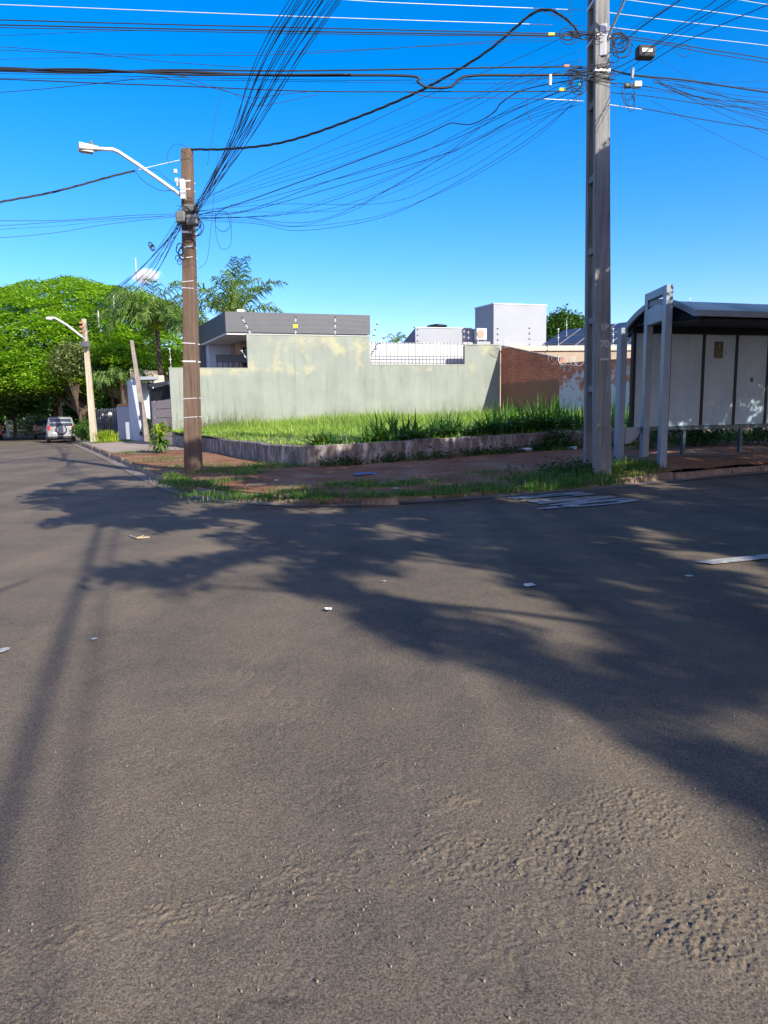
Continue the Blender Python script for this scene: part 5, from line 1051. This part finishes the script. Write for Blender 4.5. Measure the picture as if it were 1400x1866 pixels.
pxtree('shrub', 152, 781, 45, 17, 14, M['mid'], 'dark shrub between the silver car and the pale pole', 38, n=50, per=30, lsz=.15, spr=.35, cat='shrub', zmin=-.9, flat=.3)
pxtree('shrub', 163, 790, 43, 11, 10, M['mid'], 'low shrub directly beside the pale concrete pole', 39, n=40, per=30, lsz=.15, spr=.3, cat='shrub', zmin=-.9, flat=.3)
pxtree('shrub', 275, 781, 39.5, 13, 17, M['deep'], 'dark bushy shrub in front of the sunlit portal wall', 40, n=60, per=40, lsz=.12, spr=.25, cat='shrub', zmin=-.9, flat=.2)
pxtree('street_tree', 193, 737, 50, 18, 16, M['mid'], 'small round green tree above the dark garden gate', 41, n=40, lsz=.18, spr=.4)
pxtree('street_tree', 318, 655, 50, 28, 20, M['crown'], 'bright bushy tree behind the left end of the grey-green wall', 42, n=80, spr=.5, lsz=.2)
#pxtree('street_tree', 268, 672, 52, 40, 16, M['deep'], 'dark foliage behind the portal canopy', 43, n=90, spr=.6, lsz=.2, zmin=-.9)
pxtree('street_tree', 1028, 603, 62, 45, 31, M['mid'], 'round green tree behind the white tower', 45, n=150, lsz=.28, spr=.8, zmin=-.5)
pxtree('street_tree', 370, 650, 60, 16, 12, M['deep'], 'small distant tree between the brown pole and the dark house', 46, n=30, spr=.4)
# small cloud handled at the end; palms
def palm(name, c, nf, L, label, seed, droop=1.0, base_z=0, m='frond', tr=.16, up=.9, dens=34, azs=None):
    C = Vector(c); r = empty(name, (C.x, C.y, base_z), label, 'palm tree'); rg = np.random.default_rng(seed); vs = []; fs = []; k = 0; mb = MB()
    for i in range(nf):
        az = (azs[i] if azs else (i*2.39996+rg.normal()*.2)); el = up*(.15+.85*rg.random()) if i > 2 else up*1.15; Lf = L*(.8+.4*rg.random()); d = np.array([math.cos(az), math.sin(az), 0]); pts = []
        p = np.array(C); a = el+.25; st = Lf/14
        for j in range(15):
            pts.append(p.copy()); a -= droop*(.03+.011*j); p = p+(d*math.cos(a)+np.array([0, 0, math.sin(a)]))*st
        mb.tube([Vector(q) for q in pts], [.045*(1-t*.85) for t in np.linspace(0, 1, 15)], 4); pts = np.array(pts)
        t = np.repeat(np.linspace(.12, 1, dens), 2); idx = t*14; i0 = np.minimum(idx.astype(int), 13); fr = (idx-i0)[:, None]; b = pts[i0]*(1-fr)+pts[i0+1]*fr; tan = norm(pts[i0+1]-pts[i0])
        sgn = np.where(np.arange(len(t)) % 2 == 0, 1., -1.)[:, None]; sd = norm(np.cross(tan, [0, 0, 1]))*sgn; ll = (L*.26*np.sin(np.pi*np.clip(t*.85+.12, 0, 1))**.7)[:, None]*(.75+.5*rg.random((len(t), 1)))
        dr = norm(sd*.75+tan*.65+rg.normal(size=b.shape)*.22+np.array([0, 0, .15])); m1 = b+dr*ll*.5; tp = b+dr*ll*.85+np.array([0, 0, -1])*ll*(.32+.25*rg.random((len(t), 1))); wv_ = tan*(.03 if L > 2 else .02)
        q = np.stack([b-wv_, b+wv_, m1+wv_*1.3, m1-wv_*1.3], 1).reshape(-1, 3); q2 = np.stack([m1-wv_*1.3, m1+wv_*1.3, tp+wv_*.2, tp-wv_*.2], 1).reshape(-1, 3); vs += [q, q2]
    v = np.concatenate(vs); f = np.arange(len(v)).reshape(-1, 4); npmesh('crown', v, f, M[m], r); mb.build('frond_stem', M['lime'], r)
    q = MB(); q.tube([Vector((C.x, C.y, base_z)), Vector((C.x+.1, C.y, (base_z+C.z)/2)), C+Vector((0, 0, .1))], [tr*1.2, tr, tr*.8], 9); q.build('trunk', M['bark'], r, smooth=True); return r
palm('palm_tree', atY(427, 592, 42), 17, 3.9, 'feathery palm rising behind the dark-fascia house', 3, .95, up=1.35)
palm('palm_tree', atY(286, 604, 46), 34, 4.1, 'drooping feathery palm in front of the right side of the spreading tree', 5, 1.5, up=1.2)
palm('palm_tree', atY(222, 700, 47), 18, 2.3, 'shaded drooping palm above the garden gate', 6, 1.7, up=.9)
palm('palm_tree', atY(368, 632, 44), 10, 1.2, 'small distant palm tuft just right of the brown pole', 8, 1.4, up=1.0, dens=18)
palm('palm_tree', atY(722, 625, 56), 9, 1.2, 'tiny palm top behind the sloping wall of the low white house', 9, 1.2, up=.9, dens=16)
# ti plant in the verge, lime bush
def ti_plant(px, py, label, h=1.15, n=46, seed=1, m='lime', spread=.42, stems=4, cat='plant'):
    b = on_verge(px, py); r = empty('leafy_plant', tuple(b), label, cat); rg = np.random.default_rng(seed); V_ = []; 
    for k in range(n):
        z0 = h*(.25+.7*(k/n)); az = k*2.4; L = spread*(.7+.5*rg.random()); a = rg.uniform(.2, 1.1) if k > n*.5 else rg.uniform(-.5, .7); d = np.array([math.cos(az), math.sin(az), 0]); s_ = np.array([-d[1], d[0], 0]); o = np.array(b)+np.array([0, 0, z0])+d*.03; w_ = .05
        p1 = o+d*L*.5*math.cos(a)+np.array([0, 0, L*.5*math.sin(a)]); p2 = p1+d*L*.5*math.cos(a-.9)+np.array([0, 0, L*.5*math.sin(a-.9)])
        V_.append(np.stack([o-s_*w_*.3, o+s_*w_*.3, p1+s_*w_, p1-s_*w_])); V_.append(np.stack([p1-s_*w_, p1+s_*w_, p2+s_*.006, p2-s_*.006]))
    v = np.concatenate(V_); top = 2*int(n*.45); f = np.arange(len(v)).reshape(-1, 4); npmesh('foliage', v[4*top:], f[:len(f)-top], M[m], r); npmesh('lower_foliage', v[:4*top], f[:top], M['turf'], r); q = MB()
    for i in range(stems): q.tube([b+Vector((rg.uniform(-.08, .08), rg.uniform(-.08, .08), -.05)), b+Vector((rg.uniform(-.06, .06), 0, h*.9))], .015, 5)
    q.build('stem', M['mid'] if False else M['bark'], r); return r
ti_plant(293, 826, 'young lime-topped leafy plant standing in the red soil of the verge', 1.0, 150, 2, spread=.50)
b = on_verge(196, 806); r = empty('bush', tuple(b), 'spiky bright lime bush at the edge of the small lawn', 'bush')
blade_obj('foliage', np.array(b)+rng.normal(size=(260, 3))*np.array([.25, .25, .02]), .75, .06, M['lime'], .6, 3, r)
# ------------------------------------------------------------------ grass
def lot_pts(n, seed):
    r = np.random.default_rng(seed); t = r.random(n); s = r.random(n)**.9
    i = (t*118.99).astype(int); fr = (t*118.99-i)[:, None]; a = F0[i]*(1-fr)+F0[i+1]*fr; b = BCK[i]*(1-fr)+BCK[i+1]*fr; s = (.015+.985*s)[:, None]; return a*(1-s)+b*s, s[:, 0]
P, s = lot_pts(60000, 1); dn = fbm(P[:, 0]*.35, P[:, 1]*.35, 3, 4); keep = rng.random(len(P)) < (.35+dn); P = P[keep]; s = s[keep]; dn = dn[keep]
zl = lot_z(P[:, 0], P[:, 1]); wv = P @ U; hh = (.12+.42*np.clip((wv-3)/9, 0, 1)*np.clip(s*2.2-.35, .10, 1))*(.55+.9*fbm(P[:, 0]*.6, P[:, 1]*.6, 3, 14))*(.6+.8*rng.random(len(P)))
tag(blade_obj('lot_grass', np.stack([P[:, 0], P[:, 1], zl-.02], 1), hh, .028, M['grass'], .7, 2, origin=(0, 0, 0)), 'bright green grass filling the raised vacant lot', 'grass', kind='stuff')
# seed heads toward the wall
P, s = lot_pts(5200, 9); k = (s > .45) & (fbm(P[:, 0]*.5, P[:, 1]*.5, 2, 6) > .46); P = P[k]; zl = lot_z(P[:, 0], P[:, 1])
tag(blade_obj('tall_grass', np.stack([P[:, 0], P[:, 1], zl], 1), .75+.45*rng.random(len(P)), .02, leafmat('seed_grass', (.16, .24, .06), (.34, .34, .16), .3), .8, 12, origin=(0, 0, 0)), 'taller thin grass with pale seed heads near the grey-green wall', 'grass', kind='stuff')
# rank grass against the left part of the wall base
def line_pts(p0, p1, n, sp, seed):
    r = np.random.default_rng(seed); t = r.random((n, 1)); return np.array(p0)[None]*(1-t)+np.array(p1)[None]*t+r.normal(size=(n, 2))*sp
# big long-bladed clumps
cl = [(590, 810, 60, 38), (712, 806, 105, 58), (760, 803, 50, 36), (815, 800, 95, 50), (900, 796, 85, 58), (950, 790, 95, 68), (1000, 787, 85, 66), (1040, 784, 60, 50), (1120, 784, 60, 60)]
lbs = ['small dark clump of long leaves with a reddish centre, leftmost on the lot edge', 'broad dark clump of long leaves behind the middle of the retaining wall', 'smaller clump of long leaves filling the gap between two broad ones', 'dark clump of arching leaves just right of the broad middle one', 'tall clump of arching leaves below the shadowed wall corner', 'tallest clump of long leaves in front of the brick wall', 'clump of long leaves where the brick meets the whitewashed wall', 'dark long-leaved clump just left of the concrete pole', 'dark long-leaved clump between the concrete pole and the shelter frame']
for i, ((px, py, wpx, hpx), lb) in enumerate(zip(cl, lbs)):
    Yk = 18.6 if px < 650 else 19.2+(px-700)*.0085; b = atY(px, py, Yk); b.z = float(lot_z(np.array([b.x]), np.array([b.y]))[0])-.02; hh = hpx*1.05*Yk/F; wd = wpx*Yk/F
    n_ = int(170*max(.6, wd/1.2)); r_ = np.random.default_rng(50+i); pp = np.array(b)+np.stack([r_.normal(size=n_)*wd*.22, r_.normal(size=n_)*.2, 0*r_.random(n_)], 1)
    root = empty('long_leaf_clump', tuple(b), lb, 'plant', 'long-leaved clumps behind the retaining wall'); blade_obj('foliage', pp, hh*(.55+.6*r_.random(n_)), .085, M['blade'], 1.5, 60+i, root)
    if i == 0: blade_obj('red_leaves', np.array(b)+r_.normal(size=(8, 3))*np.array([.08, .05, 0]), .3, .05, mat('red_bract', (.45, .06, .03)), .6, 5, root)
# verge turf: blobs (px, py, half width m, half depth m, density)
blobs = [(300, 838, .9, 1.6, 500), (250, 826, .6, 1.2, 200), (350, 850, 1.0, .8, 700), (420, 858, 1.0, .7, 900), (455, 862, .5, .4, 400), (380, 880, .8, .5, 800), (320, 880, .35, .8, 500), (400, 900, .8, .25, 600), (470, 905, .8, .2, 500), (560, 905, 1.0, .3, 900), (640, 905, .6, .2, 400), (640, 883, 1.3, .45, 1400), (720, 885, .9, .4, 900), (760, 898, .9, .3, 900), (830, 896, .7, .3, 700), (880, 888, .4, .5, 400), (880, 862, .5, .3, 200),
         (1000, 872, 1.0, .6, 1500), (1060, 862, .8, .6, 1300), (1130, 856, .6, .6, 1000), (1040, 885, 1.2, .3, 1300), (960, 890, .6, .25, 600), (1170, 848, .4, .4, 500), (600, 845, 1.6, .35, 1100), (700, 840, 1.6, .35, 1300), (800, 832, 1.2, .3, 900), (880, 828, .8, .3, 500), (500, 848, .9, .4, 700), (1000, 820, .5, .5, 600), (1040, 815, .6, .4, 600), (1130, 812, .8, .4, 700), (1250, 805, 1.8, .4, 1800), (1370, 800, 1.8, .4, 1600), (205, 806, 1.3, .9, 2600), (225, 803, 1.0, .8, 1800), (262, 822, 1.2, .5, 500), (352, 818, .5, 1.5, 250), (1340, 792, 2.2, .3, 1500)]
Pg = []; Hg = []
for i, (px, py, a, b_, n_) in enumerate(blobs):
    c = on_verge(px, py); r_ = np.random.default_rng(100+i); q = r_.normal(size=(n_, 2))*.55; e = np.array([[.9, .43], [-.43, .9]]); q = np.array([c.x, c.y])+(q*np.array([a, b_])) @ e
    kp = fbm(q[:, 0]*3, q[:, 1]*3, 2, 7) > .36; q = q[kp]; kp = pdist(q[:, 0], q[:, 1], BP) > .02; q = q[kp]; Pg.append(q); Hg.append((.10 if (px < 310 and py < 810) else .10)*(.5+r_.random(len(q)))*(1.5 if 1000 <= px <= 1180 or py < 850 and px > 480 else 1))
Pg = np.concatenate(Pg); Hg = np.concatenate(Hg); k = (Pg @ V > -9)
zg = verge_z(Pg[:, 0], Pg[:, 1]); dcv = pdist(Pg[:, 0], Pg[:, 1], CP)
tag(blade_obj('verge_grass', np.stack([Pg[:, 0], Pg[:, 1], zg-.02], 1), Hg, .018, M['turf'], .9, 21, origin=(0, 0, 0)), 'patchy grass and weeds on the red soil verge', 'grass', kind='stuff')
# weeds spilling over the kerb at the corner and broad-leaf weeds
i0 = np.where((CP[:, 0] > -5.2) & (CP[:, 0] < 4.6))[0]; r_ = np.random.default_rng(77); n_ = 3600; j = i0[(r_.random(n_)*len(i0)).astype(int)]; q = CP[j]+out[j]*(r_.normal(size=(n_, 1))*.10-.10)+r_.normal(size=(n_, 2))*.06
kp = fbm(q[:, 0]*1.3, q[:, 1]*1.3, 2, 17) > .51; q = q[kp]; dz = np.where(((q-CP[j[kp]])*out[j[kp]]).sum(1) > .05, -.02, .13)
tag(blade_obj('kerb_weeds', np.stack([q[:, 0], q[:, 1], dz+.02], 1), .05+.10*r_.random(len(q)), .02, M['turf'], 1.0, 22, origin=(0, 0, 0)), 'weeds spilling over the broken kerb at the corner', 'weeds', kind='stuff')
q = np.concatenate([line_pts((1.9, 18.6), (-1.5, 17.2), 60, .08, 1), line_pts((2.0, 18.9), (5.5, 20.2), 60, .1, 2), line_pts((3.2, 14.2), (5.0, 15.2), 50, .3, 3)]); z_ = verge_z(q[:, 0], q[:, 1]); Pw_ = np.concatenate([q, (z_+.1)[:, None]], 1); v, f = sprays(Pw_, .16, 22, .07, .2, 9, .5)
tag(npmesh('broadleaf_weeds', v, f, M['deep'], origin=(0, 0, 0)), 'dark broad-leaved weeds along the foot of the retaining wall', 'weeds', kind='stuff')
# hanging shrub over the retaining wall left of the concrete pole
b = atY(1018, 800, 20); r = empty('shrub', tuple(b), 'dark leafy shrub drooping over the retaining wall left of the concrete pole', 'shrub'); v, f = sprays(np.array(b)+np.random.default_rng(5).normal(size=(40, 3))*np.array([.35, .15, .18]), .22, 26, .09, .3, 6, .4); npmesh('foliage', v, f, M['deep'], r)
b = atY(1300, 790, 19.5); r = empty('shrub', tuple(b), 'long low shrub in the shade behind the bus shelter rail', 'shrub'); v, f = sprays(np.array(b)+np.random.default_rng(5).normal(size=(120, 3))*np.array([1.5, .2, .16]), .25, 26, .10, .3, 6, .4); npmesh('foliage', v, f, M['deep'], r)
# ------------------------------------------------------------------ litter, stones
def scrap(name, px, py, s, m, label, onv=False, seed=0, cat='litter', fl=.5):
    c = on_verge(px, py) if onv else gp(px, py, .012); rg = random.Random(seed); N = 9; q = MB(); ring = [(c.x+math.cos(a)*s*rg.uniform(.6, 1.3), c.y+math.sin(a)*s*rg.uniform(.5, 1.1), c.z+.004+rg.random()*s*fl) for a in np.linspace(0, 6.28, N+1)[:-1]]; top = (c.x, c.y, c.z+s*fl)
    k = len(q.v); q.v += ring+[top, (c.x, c.y, c.z)]
    for i in range(N): q.f.append((k+i, k+(i+1) % N, k+N)); q.f.append((k+(i+1) % N, k+i, k+N+1)); q.m += [0, 0]
    tag(q.build(name, m), label, cat)
scrap('paper_scrap', 600, 1111, .035, M['white'], 'crumpled white paper scrap on the sunlit asphalt', seed=1); scrap('paper_scrap', 965, 1068, .05, M['white'], 'white paper scrap lying in the tree shade on the road', seed=2)
scrap('plastic_bag', 960, 824, .22, M['white'], 'torn white plastic bag at the foot of the retaining wall', True, 3, 'plastic bag', .6); scrap('plastic_bag', 985, 820, .14, M['white'], 'smaller white plastic scrap beside the torn bag', True, 4, 'plastic bag', .7); scrap('plastic_bag', 1042, 819, .15, mat('mint_plastic', (.35, .6, .55), (.5, .6, .58)), 'mint coloured plastic bag left of the concrete pole', True, 5, 'plastic bag', .6)
scrap('wrapper', 505, 876, .05, M['acw'], 'small pale scrap on the bare soil right of the brown pole', True, 16); scrap('paper_scrap', 700, 1060, .02, M['acw'], 'tiny pale scrap in the sunlit gap of the tree shade', False, 17); scrap('paper_scrap', 1258, 1050, .04, M['acw'], 'flat grey scrap just below the lane dash', False, 18, fl=.15)
scrap('wrapper', 722, 892, .07, M['acw'], 'small white wrapper in the verge grass at the corner', True, 6); scrap('wrapper', 1232, 871, .1, M['acw'], 'flat pale scrap lying by the kerb below the shelter', False, 7, fl=.15)
scrap('tarpaulin', 668, 864, .42, mat('faded_blue_sheet', (.10, .14, .26), (.16, .19, .28), 6), 'flattened faded blue plastic sheet on the footpath', True, 8, 'plastic sheet', .06)
q = MB(); a = gp(237, 976, .02); b = gp(250, 980, .03); c = gp(272, 979, .015); q.tube([a, b, c], .010, 4); q.tube([b, gp(262, 976, .03)], .006, 4); tag(q.build('twig', mat('dry_twig', (.5, .42, .25))), 'dry pale twig lying on the road at left', 'twig')
for i, (px, py, s, fl) in enumerate(((692, 908, .30, .55), (760, 880, .3, .12), (470, 886, .25, .3), (520, 893, .25, .25))):
    c = on_verge(px, py-2) if i else gp(692, 908, .1); rg = random.Random(i+5); q = MB(); q.hexa([(c.x+dx*s*rg.uniform(.9, 1.2), c.y+dy*s*.45, c.z-.12) for dx, dy in ((-1, -1), (1, -1), (1, 1), (-1, 1))], [(c.x+dx*s*rg.uniform(.75, 1), c.y+dy*s*.38, c.z+s*.22*fl*2) for dx, dy in ((-1, -1), (1, -1), (1, 1), (-1, 1))])
    tag(q.build('stone_block', M['kerb'], bevel=.03), ('loose reddish kerb block at the corner', 'flat stone slab in the middle of the verge grass', 'left broken concrete lump near the corner kerb', 'right broken concrete lump near the corner kerb')[i], 'stone')
# loose crumbs of asphalt on the near road
r_ = np.random.default_rng(4); n_ = 5000; px = r_.random(n_)*1500-50; py = 1180+r_.random(n_)**.8*700; t = (0-EYE); pts = []
Ri = np.array(R3); D = np.stack([(px-700)/F, (933-py)/F, -np.ones(n_)], 1) @ Ri.T; P = D[:, :2]*(-EYE/D[:, 2])[:, None]
den = fbm(P[:, 0]*2.2, P[:, 1]*2.2, 3, 6)
bd_ = np.maximum(np.exp(-(pdist(P[:, 0], P[:, 1], resample(np.array([gp(a, b)[:2] for a, b in ((560, 1640), (900, 1570), (1400, 1620))]), n=60))/.28)**2), .12); kp = r_.random(n_) < bd_*(den*1.5); P = P[kp]; s = (.0010+.0042*r_.random(len(P))**5)
a = r_.random((len(P), 1))*6.28; vv = []
for k in range(4): vv.append(np.concatenate([P+np.concatenate([np.cos(a+k*1.57), np.sin(a+k*1.57)*.8], 1)*s[:, None]*(.7+.6*r_.random((len(P), 1))), np.full((len(P), 1), .0)], 1))
for k in range(4): vv.append(np.concatenate([P+np.concatenate([np.cos(a+k*1.57), np.sin(a+k*1.57)*.8], 1)*s[:, None]*.6, (s*.9+.004)[:, None]], 1))
v = np.stack(vv, 1).reshape(-1, 3); b0 = np.arange(len(P))[:, None]*8; f = np.concatenate([b0+np.array([[4, 5, 6, 7]])]+[b0+np.array([[i, (i+1) % 4, 4+(i+1) % 4, 4+i]]) for i in range(4)])
tag(npmesh('loose_grit', v, f, mat('grit', (.22, .17, .13), (.30, .25, .19), 60, .95, .3, 300), origin=(0, 0, 0)), 'loose grit and crumbs scattered on the near asphalt', 'gravel', kind='stuff')
# ------------------------------------------------------------------ small cloud: a bank of soft lumps far away
cc = atY(266, 503, 900); m, n, b = nodes('cloud_vapour'); n.nodes.remove(b); vo = n.nodes.new('ShaderNodeVolumePrincipled'); vo.inputs['Color'].default_value = (1, 1, 1, 1); vo.inputs['Anisotropy'].default_value = -.3
tn = tex_noise(n, obc(n), .06, 5, .65); sx = n.nodes.new('ShaderNodeVectorMath'); sx.operation = 'LENGTH'; mpn = mapping(n, obc(n), (1/23, 1/16, 1/12)); n.links.new(mpn, sx.inputs[0])
dd = math_(n, 'SUBTRACT', math_(n, 'MULTIPLY', tn.outputs[0], 1.6), sx.outputs['Value']); dd = math_(n, 'MULTIPLY', math_(n, 'MAXIMUM', dd, 0.0), .4); n.links.new(dd, vo.inputs['Density']); n.links.new(vo.outputs[0], n.nodes['Material Output'].inputs['Volume'])
import bmesh as bm_
bmx = bm_.new(); bm_.ops.create_icosphere(bmx, subdivisions=3, radius=1); me = bpy.data.meshes.new('cloud'); 
for vtx in bmx.verts: vtx.co = Vector((vtx.co.x*26, vtx.co.y*18, vtx.co.z*13))
bmx.to_mesh(me); bmx.free(); me.materials.append(m); o = bpy.data.objects.new('cloud', me); COL.objects.link(o); o.location = cc; tag(o, kind='structure')
# ------------------------------------------------------------------ street trees just outside the frame (they cast the dappled shade)
def inpoly(P, poly):
    x, y = P[:, 0], P[:, 1]; c = np.zeros(len(P), bool); n_ = len(poly); j = n_-1
    for i in range(n_):
        xi, yi = poly[i]; xj, yj = poly[j]; k = ((yi > y) != (yj > y)) & (x < (xj-xi)*(y-yi)/(yj-yi+1e-12)+xi); c ^= k; j = i
    return c
pxp = [(20, 910), (90, 884), (180, 868), (300, 866), (345, 862)]
A1 = [tuple(gp(*p)[:2]) for p in pxp]+[(-4.4, 18.3), (-3.2, 18.5), (-1.8, 19.0), (1.8, 20.6), (6, 22.8), (13, 27), (24, 33), (32, 20), (22, -3), (6, -3)]
pxp2 = [(1600, 1750), (1400, 1530), (1250, 1420), (1130, 1345), (1000, 1270), (900, 1235), (760, 1195), (680, 1155), (600, 1112), (700, 1092), (800, 1100), (900, 1130), (980, 1165), (1050, 1198), (1120, 1205), (1160, 1185), (1090, 1140), (1000, 1100), (930, 1070), (880, 1045), (830, 1018), (740, 1000), (680, 1035), (640, 1050), (640, 1090), (560, 1092), (530, 1066), (440, 1062), (500, 1040), (520, 1010), (430, 1022), (345, 1045), (320, 1098), (300, 1065), (200, 1060), (140, 1040), (250, 1018), (330, 1000), (400, 985), (320, 960), (270, 972), (180, 955), (50, 962), (110, 938), (20, 932)]
poly = A1+[tuple(gp(*p)[:2]) for p in pxp2]
r_ = np.random.default_rng(12); N = 110000; G = np.stack([r_.uniform(-9, 32, N), r_.uniform(-4, 34, N)], 1)
wob = np.stack([vn(G[:, 0]*1.7, G[:, 1]*1.7, 51)-.5, vn(G[:, 0]*1.7, G[:, 1]*1.7, 52)-.5], 1)*.35
kp = inpoly(G+wob, poly); G = G[kp]
edge = pdist(G[:, 0], G[:, 1], resample(poly+[poly[0]], n=700)); hole = fbm(G[:, 0]*.9, G[:, 1]*.9, 3, 61)
dr_ = np.clip((G[:, 0]*.9+G[:, 1]*.2)/4, 0, 1)     # denser to the right
kp = (edge > .08) & ((hole < .545+.15*dr_) | (r_.random(len(G)) < .06)); G = G[kp]
# boughs that shade the concrete pole, the frame and the shelter
def tgt(x, y, z, n, s): z_ = r_.uniform(z[0], z[1], n); q = np.stack([x[0]+(x[1]-x[0])*r_.random(n), y[0]+(y[1]-y[0])*r_.random(n)], 1)+r_.normal(size=(n, 2))*s; return q-np.array(SUN_AZ)[None]/np.hypot(*SUN_AZ)*(z_/math.tan(SUN_EL))[:, None], z_
T_ = [tgt((4.35, 4.4), (14.3, 14.8), (.5, 6.3), 1500, .16), tgt((6.0, 6.1), (15.1, 16.6), (.3, 3.3), 900, .16), tgt((6, 13), (17, 19.2), (1.2, 3.4), 700, .1), tgt((5.9, 8.6), (15.8, 16.6), (3.4, 3.9), 260, .2)]
T_ = [(q[vn(q[:, 0]*2.3, z_*2.3, 71) < .74], z_) for q, z_ in T_]
G = np.concatenate([G]+[t[0] for t in T_])
ct = 1/math.tan(SUN_EL); SA2 = np.array(SUN_AZ)/np.hypot(*SUN_AZ)
# the near soft-edged shade comes from higher boughs
nearf = np.clip((9-np.hypot(G[:, 0], G[:, 1]))/5, 0, 1); h = 4.2+r_.random(len(G))*4.0+nearf*2.5
C = np.concatenate([G+SA2[None]*(h*ct)[:, None], h[:, None]], 1); 
for _ in range(6):
    bad = in_view(C, .02, .42); h[bad] += r_.random(bad.sum())*3+.5; C = np.concatenate([G+SA2[None]*(h*ct)[:, None], h[:, None]], 1)
ok = (~in_view(C, .02, .42)) & (h < 15); C = C[ok]; 
TR_ = [(9.5, -2.6, 'nearest street tree beyond the right edge of the frame'), (15.5, 1.2, 'second street tree beyond the right edge of the frame'), (22, 4.5, 'third street tree beyond the right edge of the frame'), (1.5, -5.5, 'street tree behind the camera with low boughs over the road')]
dist = np.stack([np.hypot(C[:, 0]-t[0], C[:, 1]-t[1]) for t in TR_], 1); own = dist.argmin(1)
for i, (tx, ty, lb) in enumerate(TR_):
    Pc = C[own == i]
    if len(Pc) < 5: continue
    if len(Pc) > 15000: Pc = Pc[r_.permutation(len(Pc))[:15000]]
    r = empty('shade_tree', (tx, ty, .1), lb, 'tree'); v, f = sprays(Pc, .20, 8, .18, .6, 70+i, .35); npmesh('crown', v, f, M['mid'], r)
    fork = Vector((tx, ty, 3.6)); trunk_part(r, [(tx, ty, -.1), (tx+.1, ty, 1.8), fork], [.28, .22, .2]); rg = random.Random(i); 
    for k in range(14 if i < 3 else 3):
        e = Vector(Pc[rg.randrange(len(Pc))]); e = fork.lerp(e, min(1, 5.5/(e-fork).length)); mid_ = fork.lerp(e, .5)+Vector((0, 0, .5)); trunk_part(r, [fork-Vector((0, 0, .1)), mid_, e], [.07, .04, .012], name='limb', n=5)
